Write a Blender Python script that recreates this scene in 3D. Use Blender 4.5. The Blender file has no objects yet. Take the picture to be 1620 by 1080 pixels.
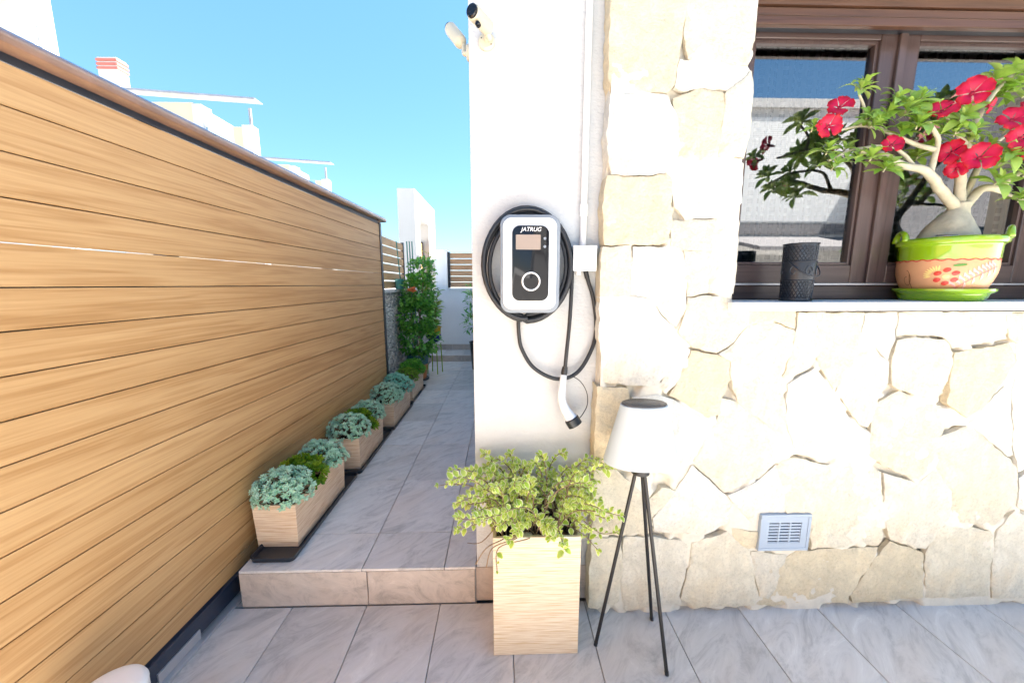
import bpy, bmesh, math, random
from mathutils import Vector, Matrix, noise
from mathutils.geometry import delaunay_2d_cdt

random.seed(7)
PI = math.pi
R = math.radians
scene = bpy.context.scene
col = scene.collection

# ------------------------------------------------------------------ camera
CAM = Vector((0.0, 0.0, 1.30))
PITCH, YAW, FPX = R(8.75), R(1.5), 585.0
cd = bpy.data.cameras.new('camera')
cam = bpy.data.objects.new('camera', cd)
col.objects.link(cam)
cam.location = CAM
cam.rotation_euler = (PI / 2 - PITCH, 0, -YAW)
cd.sensor_width = 36.0
cd.lens = 36.0 * FPX / 1620.0
cd.clip_start = 0.02
cd.clip_end = 2000
scene.camera = cam

# ------------------------------------------------------------------ light
SUN_EL, SUN_AZ = R(62), R(70)          # azimuth from +Y towards +X
w = bpy.data.worlds.new('World')
scene.world = w
w.use_nodes = True
nt = w.node_tree
bg = nt.nodes['Background']
sky = nt.nodes.new('ShaderNodeTexSky')
sky.sky_type = 'NISHITA'
sky.sun_disc = False
sky.sun_elevation = SUN_EL
sky.sun_rotation = SUN_AZ
sky.air_density = 1.0
sky.dust_density = 0.1
sky.ozone_density = 2.0
hs = nt.nodes.new('ShaderNodeHueSaturation')
hs.inputs['Hue'].default_value = 0.485
hs.inputs['Saturation'].default_value = 1.30
tn = nt.nodes.new('ShaderNodeMix'); tn.data_type = 'RGBA'; tn.blend_type = 'MULTIPLY'; tn.inputs['Factor'].default_value = 1.0
tn.inputs['B'].default_value = (0.64, 0.81, 1.04, 1)
gmn = nt.nodes.new('ShaderNodeGamma'); gmn.inputs['Gamma'].default_value = 0.62
nt.links.new(sky.outputs[0], gmn.inputs['Color'])
nt.links.new(gmn.outputs[0], hs.inputs['Color'])
nt.links.new(hs.outputs[0], tn.inputs['A'])
nt.links.new(tn.outputs['Result'], bg.inputs[0])
bg.inputs[1].default_value = 0.078
sl = bpy.data.lights.new('sun', 'SUN')
sl.energy = 5.0
sl.angle = R(0.53)
sl.color = (1.0, 0.96, 0.90)
so = bpy.data.objects.new('sun', sl)
col.objects.link(so)
sdir = Vector((math.sin(SUN_AZ) * math.cos(SUN_EL), math.cos(SUN_AZ) * math.cos(SUN_EL), math.sin(SUN_EL)))
so.rotation_euler = sdir.to_track_quat('Z', 'Y').to_euler()
so.location = (6, 8, 14)

vs = scene.view_settings
vs.view_transform = 'Standard'
vs.look = 'None'
vs.gamma = 1
vs.use_curve_mapping = False
vs.exposure = 2.92
scene.display_settings.display_device = 'sRGB'
scene.cycles.max_bounces = 8
scene.cycles.diffuse_bounces = 5
scene.cycles.transparent_max_bounces = 12
scene.cycles.caustics_reflective = False
scene.cycles.caustics_refractive = False
scene.cycles.use_denoising = True

# ------------------------------------------------------------------ pixel -> place (1620 x 1080 photograph)
_fw = Vector((math.sin(YAW) * math.cos(PITCH), math.cos(YAW) * math.cos(PITCH), -math.sin(PITCH)))
_rt = Vector((math.cos(YAW), -math.sin(YAW), 0))
_up = _rt.cross(_fw)
def ray(px, py):
    return _fw + _rt * ((px - 810) / FPX) - _up * ((py - 540) / FPX)
def onY(px, py, Y):
    d = ray(px, py); return CAM + d * (Y / d.y)
def onZ(px, py, Z):
    d = ray(px, py); return CAM + d * ((Z - CAM.z) / d.z)

# ------------------------------------------------------------------ materials
def newmat(name):
    m = bpy.data.materials.new(name)
    m.use_nodes = True
    n = m.node_tree
    return m, n, n.nodes['Principled BSDF'], n.nodes.new, n.links.new
def simple(name, c, rough=0.5, metal=0.0, var=0.0, vscale=8, bump=0.0, bscale=60, coat=0.0, spec=0.5):
    m, n, b, N, L = newmat(name)
    b.inputs['Base Color'].default_value = (*c, 1)
    b.inputs['Roughness'].default_value = rough
    b.inputs['Metallic'].default_value = metal
    b.inputs['Coat Weight'].default_value = coat
    b.inputs['Specular IOR Level'].default_value = spec
    if var > 0 or bump > 0:
        tc = N('ShaderNodeTexCoord')
    if var > 0:
        ns = N('ShaderNodeTexNoise'); ns.inputs['Scale'].default_value = vscale
        ns.inputs['Detail'].default_value = 6; ns.inputs['Roughness'].default_value = 0.65
        L(tc.outputs['Object'], ns.inputs['Vector'])
        mr = N('ShaderNodeMapRange')
        mr.inputs['From Min'].default_value = 0.3; mr.inputs['From Max'].default_value = 0.7
        mr.inputs['To Min'].default_value = 1 - var; mr.inputs['To Max'].default_value = 1 + var
        L(ns.outputs['Fac'], mr.inputs['Value'])
        mx = N('ShaderNodeVectorMath'); mx.operation = 'SCALE'
        mx.inputs[0].default_value = c
        L(mr.outputs['Result'], mx.inputs['Scale'])
        L(mx.outputs[0], b.inputs['Base Color'])
    if bump > 0:
        n2 = N('ShaderNodeTexNoise'); n2.inputs['Scale'].default_value = bscale; n2.inputs['Detail'].default_value = 5
        L(tc.outputs['Object'], n2.inputs['Vector'])
        bp = N('ShaderNodeBump'); bp.inputs['Strength'].default_value = bump; bp.inputs['Distance'].default_value = 0.004
        L(n2.outputs['Fac'], bp.inputs['Height']); L(bp.outputs[0], b.inputs['Normal'])
    return m

def ramp(N, stops):
    r = N('ShaderNodeValToRGB')
    e = r.color_ramp.elements
    e[0].position, e[0].color = stops[0][0], (*stops[0][1], 1)
    e[1].position, e[1].color = stops[1][0], (*stops[1][1], 1)
    for p, c in stops[2:]:
        x = e.new(p); x.color = (*c, 1)
    return r

def wood_mat(name, dark, mid, light, axis=1, rough=0.42, ring=7.0, across=9.0, along=0.75):
    """long-grained wood: contour lines of a stretched noise give cathedral grain"""
    m, n, b, N, L = newmat(name)
    tc = N('ShaderNodeTexCoord'); oi = N('ShaderNodeObjectInfo')
    off = N('ShaderNodeVectorMath'); off.operation = 'SCALE'; off.inputs[0].default_value = (13.7, 31.1, 7.3)
    L(oi.outputs['Random'], off.inputs['Scale'])
    mp = N('ShaderNodeMapping')
    s = [across] * 3; s[axis] = along
    mp.inputs['Scale'].default_value = s
    L(tc.outputs['Object'], mp.inputs['Vector'])
    ad = N('ShaderNodeVectorMath'); ad.operation = 'ADD'
    L(mp.outputs[0], ad.inputs[0]); L(off.outputs[0], ad.inputs[1])
    n1 = N('ShaderNodeTexNoise'); n1.inputs['Scale'].default_value = 1.0; n1.inputs['Detail'].default_value = 2.5
    n1.inputs['Roughness'].default_value = 0.45; n1.inputs['Distortion'].default_value = 0.5
    L(ad.outputs[0], n1.inputs['Vector'])
    mu = N('ShaderNodeMath'); mu.operation = 'MULTIPLY'; mu.inputs[1].default_value = ring * PI * 2
    L(n1.outputs['Fac'], mu.inputs[0])
    sn = N('ShaderNodeMath'); sn.operation = 'SINE'; L(mu.outputs[0], sn.inputs[0])
    mr = N('ShaderNodeMapRange'); mr.inputs['From Min'].default_value = -1
    L(sn.outputs[0], mr.inputs['Value'])
    pw = N('ShaderNodeMath'); pw.operation = 'POWER'; pw.inputs[1].default_value = 2.2; L(mr.outputs[0], pw.inputs[0])
    # fine fibres
    mp2 = N('ShaderNodeMapping'); s2 = [190.0] * 3; s2[axis] = 5.0; mp2.inputs['Scale'].default_value = s2
    L(tc.outputs['Object'], mp2.inputs['Vector'])
    ad2 = N('ShaderNodeVectorMath'); ad2.operation = 'ADD'; L(mp2.outputs[0], ad2.inputs[0]); L(off.outputs[0], ad2.inputs[1])
    n2 = N('ShaderNodeTexNoise'); n2.inputs['Scale'].default_value = 1; n2.inputs['Detail'].default_value = 3
    L(ad2.outputs[0], n2.inputs['Vector'])
    # slow tone
    n3 = N('ShaderNodeTexNoise'); n3.inputs['Scale'].default_value = 0.35; n3.inputs['Detail'].default_value = 2
    L(ad.outputs[0], n3.inputs['Vector'])
    a1 = N('ShaderNodeMath'); a1.operation = 'MULTIPLY_ADD'; a1.inputs[1].default_value = -0.26; a1.inputs[2].default_value = 0.60
    L(pw.outputs[0], a1.inputs[0])
    a2 = N('ShaderNodeMath'); a2.operation = 'MULTIPLY_ADD'; a2.inputs[1].default_value = 0.70; L(n2.outputs['Fac'], a2.inputs[0]); L(a1.outputs[0], a2.inputs[2])
    a3 = N('ShaderNodeMath'); a3.operation = 'MULTIPLY_ADD'; a3.inputs[1].default_value = 0.5; L(n3.outputs['Fac'], a3.inputs[0]); L(a2.outputs[0], a3.inputs[2])
    a4 = N('ShaderNodeMath'); a4.operation = 'MULTIPLY_ADD'; a4.inputs[1].default_value = 0.14; L(oi.outputs['Random'], a4.inputs[0]); L(a3.outputs[0], a4.inputs[2])
    mr2 = N('ShaderNodeMapRange'); mr2.inputs['From Min'].default_value = 0.55; mr2.inputs['From Max'].default_value = 1.45
    L(a4.outputs[0], mr2.inputs['Value'])
    rp = ramp(N, [(0.0, dark), (1.0, light), (0.5, mid)])
    L(mr2.outputs[0], rp.inputs[0]); L(rp.outputs[0], b.inputs['Base Color'])
    b.inputs['Roughness'].default_value = rough
    bp = N('ShaderNodeBump'); bp.inputs['Strength'].default_value = 0.25; bp.inputs['Distance'].default_value = 0.0015
    L(a2.outputs[0], bp.inputs['Height']); L(bp.outputs[0], b.inputs['Normal'])
    return m

def tile_mat(name, base, vein, warm):
    m, n, b, N, L = newmat(name)
    tc = N('ShaderNodeTexCoord'); oi = N('ShaderNodeObjectInfo')
    off = N('ShaderNodeVectorMath'); off.operation = 'SCALE'; off.inputs[0].default_value = (23.7, 41.1, 17.3)
    L(oi.outputs['Random'], off.inputs['Scale'])
    rot = N('ShaderNodeMapping'); rot.inputs['Rotation'].default_value = (0.5, 0.35, R(-38)); 
    L(tc.outputs['Object'], rot.inputs['Vector'])
    mp = N('ShaderNodeMapping'); mp.inputs['Scale'].default_value = (3.6, 11.0, 8.0)
    L(rot.outputs[0], mp.inputs['Vector'])
    ad = N('ShaderNodeVectorMath'); ad.operation = 'ADD'; L(mp.outputs[0], ad.inputs[0]); L(off.outputs[0], ad.inputs[1])
    n1 = N('ShaderNodeTexNoise'); n1.inputs['Scale'].default_value = 1.3; n1.inputs['Detail'].default_value = 9
    n1.inputs['Roughness'].default_value = 0.74; n1.inputs['Distortion'].default_value = 1.1
    L(ad.outputs[0], n1.inputs['Vector'])
    rp = ramp(N, [(0.33, tuple(x * 0.66 for x in base)), (0.72, vein), (0.50, base), (0.60, tuple(x * 1.08 for x in base))])
    L(n1.outputs['Fac'], rp.inputs[0])
    n2 = N('ShaderNodeTexNoise'); n2.inputs['Scale'].default_value = 0.5; n2.inputs['Detail'].default_value = 3
    L(ad.outputs[0], n2.inputs['Vector'])
    mr = N('ShaderNodeMapRange'); mr.inputs['From Min'].default_value = 0.45; mr.inputs['From Max'].default_value = 0.75
    mr.inputs['To Max'].default_value = 0.6
    L(n2.outputs['Fac'], mr.inputs['Value'])
    mx = N('ShaderNodeMix'); mx.data_type = 'RGBA'
    L(mr.outputs[0], mx.inputs['Factor']); L(rp.outputs[0], mx.inputs['A']); mx.inputs['B'].default_value = (*warm, 1)
    # per-tile brightness
    mr2 = N('ShaderNodeMapRange'); mr2.inputs['To Min'].default_value = 0.84; mr2.inputs['To Max'].default_value = 1.10
    L(oi.outputs['Random'], mr2.inputs['Value'])
    sc = N('ShaderNodeVectorMath'); sc.operation = 'SCALE'; L(mx.outputs['Result'], sc.inputs[0]); L(mr2.outputs[0], sc.inputs['Scale'])
    L(sc.outputs[0], b.inputs['Base Color'])
    b.inputs['Roughness'].default_value = 0.5
    bp = N('ShaderNodeBump'); bp.inputs['Strength'].default_value = 0.5; bp.inputs['Distance'].default_value = 0.005
    L(n1.outputs['Fac'], bp.inputs['Height']); L(bp.outputs[0], b.inputs['Normal'])
    return m

def stone_mat(name):
    m, n, b, N, L = newmat(name)
    tc = N('ShaderNodeTexCoord'); oi = N('ShaderNodeObjectInfo')
    n1 = N('ShaderNodeTexNoise'); n1.inputs['Scale'].default_value = 9; n1.inputs['Detail'].default_value = 10
    n1.inputs['Roughness'].default_value = 0.7; n1.inputs['Distortion'].default_value = 0.6
    L(tc.outputs['Object'], n1.inputs['Vector'])
    mr = N('ShaderNodeMapRange'); mr.inputs['From Min'].default_value = 0.32; mr.inputs['From Max'].default_value = 0.68
    mr.inputs['To Min'].default_value = 0.80; mr.inputs['To Max'].default_value = 1.12
    L(n1.outputs['Fac'], mr.inputs['Value'])
    # ochre bloom
    n2 = N('ShaderNodeTexNoise'); n2.inputs['Scale'].default_value = 4.5; n2.inputs['Detail'].default_value = 6; n2.inputs['Roughness'].default_value = 0.62
    L(tc.outputs['Object'], n2.inputs['Vector'])
    mr3 = N('ShaderNodeMapRange'); mr3.inputs['From Min'].default_value = 0.5; mr3.inputs['From Max'].default_value = 0.72; mr3.inputs['To Max'].default_value = 0.45
    L(n2.outputs['Fac'], mr3.inputs['Value'])
    mx = N('ShaderNodeMix'); mx.data_type = 'RGBA'; mx.inputs['B'].default_value = (0.60, 0.46, 0.27, 1)
    L(oi.outputs['Color'], mx.inputs['A']); L(mr3.outputs[0], mx.inputs['Factor'])
    sc = N('ShaderNodeVectorMath'); sc.operation = 'SCALE'; L(mx.outputs['Result'], sc.inputs[0]); L(mr.outputs[0], sc.inputs['Scale'])
    n5 = N('ShaderNodeTexNoise'); n5.inputs['Scale'].default_value = 95; n5.inputs['Detail'].default_value = 6; n5.inputs['Roughness'].default_value = 0.75
    L(tc.outputs['Object'], n5.inputs['Vector'])
    m5 = N('ShaderNodeMapRange'); m5.inputs['From Min'].default_value = 0.32; m5.inputs['From Max'].default_value = 0.50; m5.inputs['To Min'].default_value = 0.80
    L(n5.outputs['Fac'], m5.inputs['Value'])
    sc5 = N('ShaderNodeVectorMath'); sc5.operation = 'SCALE'; L(sc.outputs[0], sc5.inputs[0]); L(m5.outputs[0], sc5.inputs['Scale'])
    L(sc5.outputs[0], b.inputs['Base Color'])
    b.inputs['Roughness'].default_value = 0.85
    b.inputs['Specular IOR Level'].default_value = 0.25
    n4 = N('ShaderNodeTexNoise'); n4.inputs['Scale'].default_value = 60; n4.inputs['Detail'].default_value = 8; n4.inputs['Roughness'].default_value = 0.7
    L(tc.outputs['Object'], n4.inputs['Vector'])
    bp = N('ShaderNodeBump'); bp.inputs['Strength'].default_value = 0.9; bp.inputs['Distance'].default_value = 0.010
    L(n4.outputs['Fac'], bp.inputs['Height']); L(bp.outputs[0], b.inputs['Normal'])
    return m

def leaf_mat(name, c1, c2, rough=0.4, edge=None, trans=0.3, objrand=True):
    """c1..c2 vary per leaf ('tone' attribute); edge colour on the 'rim' attribute"""
    m, n, b, N, L = newmat(name)
    at = N('ShaderNodeAttribute'); at.attribute_name = 'tone'
    mx = N('ShaderNodeMix'); mx.data_type = 'RGBA'
    mx.inputs['A'].default_value = (*c1, 1); mx.inputs['B'].default_value = (*c2, 1)
    oi = N('ShaderNodeObjectInfo')
    ad = N('ShaderNodeMath'); ad.operation = 'ADD'
    L(at.outputs['Fac'], ad.inputs[0])
    ml = N('ShaderNodeMath'); ml.operation = 'MULTIPLY_ADD'; ml.inputs[1].default_value = 0.5 if objrand else 0.0; ml.inputs[2].default_value = -0.25 if objrand else 0.0
    L(oi.outputs['Random'], ml.inputs[0]); L(ml.outputs[0], ad.inputs[1]); ad.use_clamp = True
    L(ad.outputs[0], mx.inputs['Factor'])
    out = mx.outputs['Result']
    if edge:
        a2 = N('ShaderNodeAttribute'); a2.attribute_name = 'rim'
        mr = N('ShaderNodeMapRange'); mr.inputs['From Min'].default_value = 0.40; mr.inputs['From Max'].default_value = 0.75
        L(a2.outputs['Fac'], mr.inputs['Value'])
        m2 = N('ShaderNodeMix'); m2.data_type = 'RGBA'; m2.inputs['B'].default_value = (*edge, 1)
        L(out, m2.inputs['A']); L(mr.outputs[0], m2.inputs['Factor'])
        out = m2.outputs['Result']
    L(out, b.inputs['Base Color'])
    b.inputs['Roughness'].default_value = rough
    tr = N('ShaderNodeBsdfTranslucent'); L(out, tr.inputs['Color'])
    ms = N('ShaderNodeMixShader'); ms.inputs[0].default_value = trans
    L(b.outputs[0], ms.inputs[1]); L(tr.outputs[0], ms.inputs[2])
    L(ms.outputs[0], n.nodes['Material Output'].inputs['Surface'])
    return m

def glass_mat(name, tint=(1, 1, 1), ior=1.6, rough=0.0):
    m, n, b, N, L = newmat(name)
    n.nodes.remove(b)
    fr = N('ShaderNodeFresnel'); fr.inputs['IOR'].default_value = ior
    tp = N('ShaderNodeBsdfTransparent'); tp.inputs['Color'].default_value = (*tint, 1)
    gl = N('ShaderNodeBsdfGlossy'); gl.inputs['Roughness'].default_value = rough
    ms = N('ShaderNodeMixShader')
    L(fr.outputs[0], ms.inputs[0]); L(tp.outputs[0], ms.inputs[1]); L(gl.outputs[0], ms.inputs[2])
    L(ms.outputs[0], n.nodes['Material Output'].inputs['Surface'])
    return m

def plaster_mat(name, c):
    m, n, b, N, L = newmat(name)
    tc = N('ShaderNodeTexCoord')
    n0 = N('ShaderNodeTexNoise'); n0.inputs['Scale'].default_value = 1.6; n0.inputs['Detail'].default_value = 6; n0.inputs['Roughness'].default_value = 0.6
    L(tc.outputs['Object'], n0.inputs['Vector'])
    mr = N('ShaderNodeMapRange'); mr.inputs['From Min'].default_value = 0.3; mr.inputs['From Max'].default_value = 0.7
    mr.inputs['To Min'].default_value = 0.94; mr.inputs['To Max'].default_value = 1.04
    L(n0.outputs['Fac'], mr.inputs['Value'])
    sc = N('ShaderNodeVectorMath'); sc.operation = 'SCALE'; sc.inputs[0].default_value = c; L(mr.outputs[0], sc.inputs['Scale'])
    L(sc.outputs[0], b.inputs['Base Color'])
    b.inputs['Roughness'].default_value = 0.8
    b.inputs['Specular IOR Level'].default_value = 0.3
    mp = N('ShaderNodeMapping'); mp.inputs['Scale'].default_value = (70, 70, 110); L(tc.outputs['Object'], mp.inputs['Vector'])
    n1 = N('ShaderNodeTexNoise'); n1.inputs['Scale'].default_value = 1; n1.inputs['Detail'].default_value = 6
    L(mp.outputs[0], n1.inputs['Vector'])
    bp = N('ShaderNodeBump'); bp.inputs['Strength'].default_value = 0.6; bp.inputs['Distance'].default_value = 0.006
    L(n1.outputs['Fac'], bp.inputs['Height']); L(bp.outputs[0], b.inputs['Normal'])
    return m

def trough_mat(name, c_lo, c_hi):
    """striated stone-effect plastic: fine horizontal grooves"""
    m, n, b, N, L = newmat(name)
    tc = N('ShaderNodeTexCoord'); oi = N('ShaderNodeObjectInfo')
    mp = N('ShaderNodeMapping'); mp.inputs['Scale'].default_value = (9, 9, 260)
    L(tc.outputs['Object'], mp.inputs['Vector'])
    n1 = N('ShaderNodeTexNoise'); n1.inputs['Scale'].default_value = 1; n1.inputs['Detail'].default_value = 5; n1.inputs['Distortion'].default_value = 0.4
    L(mp.outputs[0], n1.inputs['Vector'])
    rp = ramp(N, [(0.36, c_lo), (0.58, c_hi)])
    L(n1.outputs['Fac'], rp.inputs[0]); L(rp.outputs[0], b.inputs['Base Color'])
    b.inputs['Roughness'].default_value = 0.7
    bp = N('ShaderNodeBump'); bp.inputs['Strength'].default_value = 0.55; bp.inputs['Distance'].default_value = 0.003
    L(n1.outputs['Fac'], bp.inputs['Height']); L(bp.outputs[0], b.inputs['Normal'])
    return m

MAT = {}
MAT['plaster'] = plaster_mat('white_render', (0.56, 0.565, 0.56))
MAT['plaster_far'] = simple('far_white_render', (0.50, 0.49, 0.47), 0.85, var=0.05, vscale=1.2)
MAT['plaster_cream'] = simple('cream_render', (0.55, 0.46, 0.33), 0.85, var=0.05, vscale=1.2)
MAT['plaster_lifted'] = plaster_mat('lightened_render', (0.86, 0.85, 0.84))  # whiter copy of the render; colour lifted to brighten the shaded path end
MAT['stone'] = stone_mat('limestone')
MAT['mortar'] = simple('pale_mortar', (0.64, 0.595, 0.50), 0.9, var=0.12, vscale=14, bump=0.6, bscale=120)
MAT['tile'] = tile_mat('grey_stone_tile', (0.63, 0.60, 0.565), (0.80, 0.775, 0.73), (0.68, 0.585, 0.50))
MAT['riser'] = tile_mat('warm_stone_tile', (0.54, 0.46, 0.40), (0.68, 0.60, 0.53), (0.58, 0.44, 0.34))
MAT['grout'] = simple('tile_grout', (0.42, 0.40, 0.38), 0.9)
MAT['board'] = wood_mat('fence_board', (0.24, 0.115, 0.040), (0.41, 0.226, 0.088), (0.55, 0.340, 0.155), axis=1, rough=0.40, ring=3.8, across=30.0, along=1.1)
MAT['slat'] = wood_mat('slat_board', (0.30, 0.15, 0.06), (0.44, 0.25, 0.11), (0.56, 0.35, 0.17), axis=1, rough=0.5)
MAT['slatx'] = wood_mat('slat_board_cross', (0.28, 0.13, 0.06), (0.42, 0.22, 0.11), (0.54, 0.32, 0.17), axis=0, rough=0.5)
MAT['cap'] = simple('brown_aluminium', (0.24, 0.14, 0.095), 0.22, var=0.25, vscale=5, coat=0.8)
MAT['dark_steel'] = simple('dark_steel', (0.018, 0.022, 0.03), 0.35, metal=0.0, coat=0.3)
MAT['rail'] = simple('blue_black_steel', (0.012, 0.022, 0.045), 0.28, coat=0.5)
MAT['galv'] = simple('galvanised_steel', (0.55, 0.55, 0.56), 0.4, metal=0.6)
MAT['wood_frame'] = wood_mat('window_wood_upright', (0.036, 0.023, 0.021), (0.066, 0.043, 0.040), (0.095, 0.064, 0.058), axis=2, rough=0.3, across=14)
MAT['wood_framex'] = wood_mat('window_wood_level', (0.036, 0.023, 0.021), (0.066, 0.043, 0.040), (0.095, 0.064, 0.058), axis=0, rough=0.3, across=14)
MAT['shutter'] = wood_mat('shutter_wood', (0.03, 0.013, 0.008), (0.066, 0.030, 0.017), (0.10, 0.047, 0.026), axis=0, rough=0.35, across=14)
MAT['glass'] = glass_mat('window_glass', (0.55, 0.60, 0.66), 3.8)
MAT['bal_glass'] = glass_mat('balustrade_glass', (0.85, 0.93, 0.95), 1.5)
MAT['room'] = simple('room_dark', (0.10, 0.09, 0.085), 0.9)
MAT['sill'] = simple('white_stone_sill', (0.80, 0.79, 0.77), 0.45, var=0.04, vscale=6)
MAT['charger_white'] = simple('white_gloss_plastic', (0.68, 0.70, 0.72), 0.22, coat=0.4)
MAT['charger_edge'] = simple('grey_gloss_plastic', (0.22, 0.25, 0.29), 0.2, coat=0.5)
MAT['black_gloss'] = simple('black_gloss', (0.008, 0.008, 0.010), 0.05, spec=0.42)
MAT['screen'] = simple('idle_screen', (0.30, 0.24, 0.20), 0.25)
MAT['ring'] = simple('white_ring', (0.85, 0.85, 0.85), 0.3)
MAT['letters'] = simple('white_print', (0.8, 0.8, 0.8), 0.4)
MAT['cable'] = simple('black_rubber', (0.012, 0.014, 0.018), 0.42, var=0.1, vscale=30)
MAT['black_plastic'] = simple('black_plastic', (0.012, 0.014, 0.018), 0.35)
MAT['tray'] = simple('tray_plastic', (0.012, 0.017, 0.026), 0.35, coat=0.2)
MAT['pvc'] = simple('white_pvc', (0.78, 0.78, 0.77), 0.35)
MAT['cam_body'] = simple('cream_camera_plastic', (0.56, 0.51, 0.38), 0.35, coat=0.2)
MAT['trough'] = trough_mat('striated_beige', (0.60, 0.40, 0.25), (0.78, 0.62, 0.46))
MAT['cube_pot'] = trough_mat('striated_cream', (0.54, 0.40, 0.25), (0.70, 0.60, 0.46))
MAT['soil'] = simple('potting_soil', (0.035, 0.022, 0.015), 0.95, var=0.4, vscale=60, bump=1.0, bscale=150)
MAT['lamp_shade'] = simple('white_shade', (0.45, 0.515, 0.54), 0.5, bump=0.05, bscale=400)
MAT['solar'] = simple('solar_panel', (0.035, 0.04, 0.05), 0.25)
MAT['lamp_leg'] = simple('black_metal', (0.008, 0.008, 0.009), 0.45)
MAT['vent'] = simple('grey_aluminium', (0.33, 0.40, 0.49), 0.4, metal=0.1)
MAT['vent_dark'] = simple('vent_void', (0.03, 0.035, 0.04), 0.8)
MAT['pot_green'] = simple('lime_glaze', (0.23, 0.40, 0.006), 0.12, coat=0.8, var=0.08, vscale=10)
MAT['pot_clay'] = simple('peach_clay', (0.66, 0.34, 0.17), 0.42, var=0.06, vscale=12, coat=0.1)
MAT['paint_red'] = simple('red_paint', (0.55, 0.035, 0.02), 0.35)
MAT['paint_pink'] = simple('pink_paint', (0.78, 0.40, 0.36), 0.35)
MAT['paint_rose'] = simple('rose_paint', (0.66, 0.16, 0.14), 0.35)
MAT['paint_yellow'] = simple('yellow_paint', (0.78, 0.62, 0.22), 0.35)
MAT['paint_green'] = simple('green_paint', (0.12, 0.28, 0.05), 0.35)
MAT['paint_brown'] = simple('brown_paint', (0.20, 0.09, 0.03), 0.35)
MAT['lantern'] = simple('lantern_metal', (0.012, 0.016, 0.024), 0.4)
MAT['lantern_in'] = simple('lantern_inner', (0.05, 0.062, 0.08), 0.35, metal=0.4)
MAT['bark'] = simple('grey_bark', (0.46, 0.42, 0.30), 0.7, var=0.25, vscale=18, bump=0.5, bscale=70)
MAT['twig'] = simple('brown_twig', (0.22, 0.15, 0.09), 0.8, var=0.2, vscale=30)
MAT['leaf_rose'] = leaf_mat('desert_rose_leaf', (0.17, 0.36, 0.025), (0.50, 0.66, 0.15), 0.32)
MAT['petal'] = simple('petal_placeholder_colour', (0.60, 0.005, 0.03), 0.5)
MAT['leaf_var'] = leaf_mat('variegated_leaf', (0.33, 0.52, 0.04), (0.64, 0.72, 0.14), 0.5, edge=(0.86, 0.86, 0.52), trans=0.35)
MAT['sedum'] = leaf_mat('glaucous_leaf', (0.36, 0.66, 0.49), (0.74, 0.90, 0.74), 0.5, trans=0.3, objrand=False)
MAT['sedum_teal'] = leaf_mat('teal_leaf', (0.22, 0.58, 0.46), (0.54, 0.85, 0.70), 0.5, trans=0.3, objrand=False)
MAT['green_suc'] = leaf_mat('green_succulent_leaf', (0.07, 0.22, 0.012), (0.46, 0.52, 0.03), 0.35, trans=0.2, objrand=False)
MAT['lime_suc'] = leaf_mat('lime_succulent_leaf', (0.14, 0.30, 0.025), (0.34, 0.52, 0.06), 0.4, trans=0.2, objrand=False)
MAT['dark_leaf'] = leaf_mat('dark_green_leaf', (0.05, 0.23, 0.025), (0.24, 0.58, 0.08), 0.35, trans=0.25, objrand=False)
MAT['lime_leaf'] = leaf_mat('lime_green_leaf', (0.16, 0.32, 0.03), (0.42, 0.52, 0.08), 0.45, trans=0.35, objrand=False)
MAT['terracotta'] = simple('terracotta', (0.50, 0.20, 0.07), 0.6, var=0.1, vscale=10)
MAT['teal_glaze'] = simple('teal_glaze', (0.02, 0.12, 0.12), 0.15, coat=0.6)
MAT['yellow_glaze'] = simple('yellow_glaze', (0.75, 0.45, 0.02), 0.2, coat=0.5)
MAT['blue_glaze'] = simple('blue_glaze', (0.03, 0.035, 0.20), 0.15, coat=0.6)
MAT['stake'] = simple('green_stake', (0.05, 0.22, 0.18), 0.4)
MAT['teal_plastic'] = simple('teal_plastic', (0.10, 0.36, 0.34), 0.4)
MAT['orange'] = simple('orange_petal', (0.75, 0.22, 0.07), 0.5)
MAT['ground'] = simple('pale_paving', (0.52, 0.505, 0.48), 0.9, var=0.12, vscale=0.8)
MAT['brick_red'] = simple('red_brick', (0.42, 0.13, 0.10), 0.8)
MAT['pergola'] = simple('pergola_metal', (0.26, 0.27, 0.30), 0.5, var=0.2, vscale=3)
MAT['louver'] = simple('white_louver', (0.78, 0.78, 0.76), 0.5)
MAT['grey_wall'] = simple('grey_wall', (0.22, 0.21, 0.21), 0.85, var=0.1, vscale=1)

def petal_mat():
    m, n, b, N, L = newmat('desert_rose_petal')
    at = N('ShaderNodeAttribute'); at.attribute_name = 'rim'
    rp = ramp(N, [(0.0, (0.40, 0.012, 0.05)), (1.0, (0.52, 0.002, 0.006)), (0.5, (0.60, 0.004, 0.06))])
    L(at.outputs['Fac'], rp.inputs[0])
    L(rp.outputs[0], b.inputs['Base Color'])
    b.inputs['Roughness'].default_value = 0.5
    tr = N('ShaderNodeBsdfTranslucent'); L(rp.outputs[0], tr.inputs['Color'])
    ms = N('ShaderNodeMixShader'); ms.inputs[0].default_value = 0.3
    L(b.outputs[0], ms.inputs[1]); L(tr.outputs[0], ms.inputs[2])
    L(ms.outputs[0], n.nodes['Material Output'].inputs['Surface'])
    return m
MAT['petal'] = petal_mat()

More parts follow.
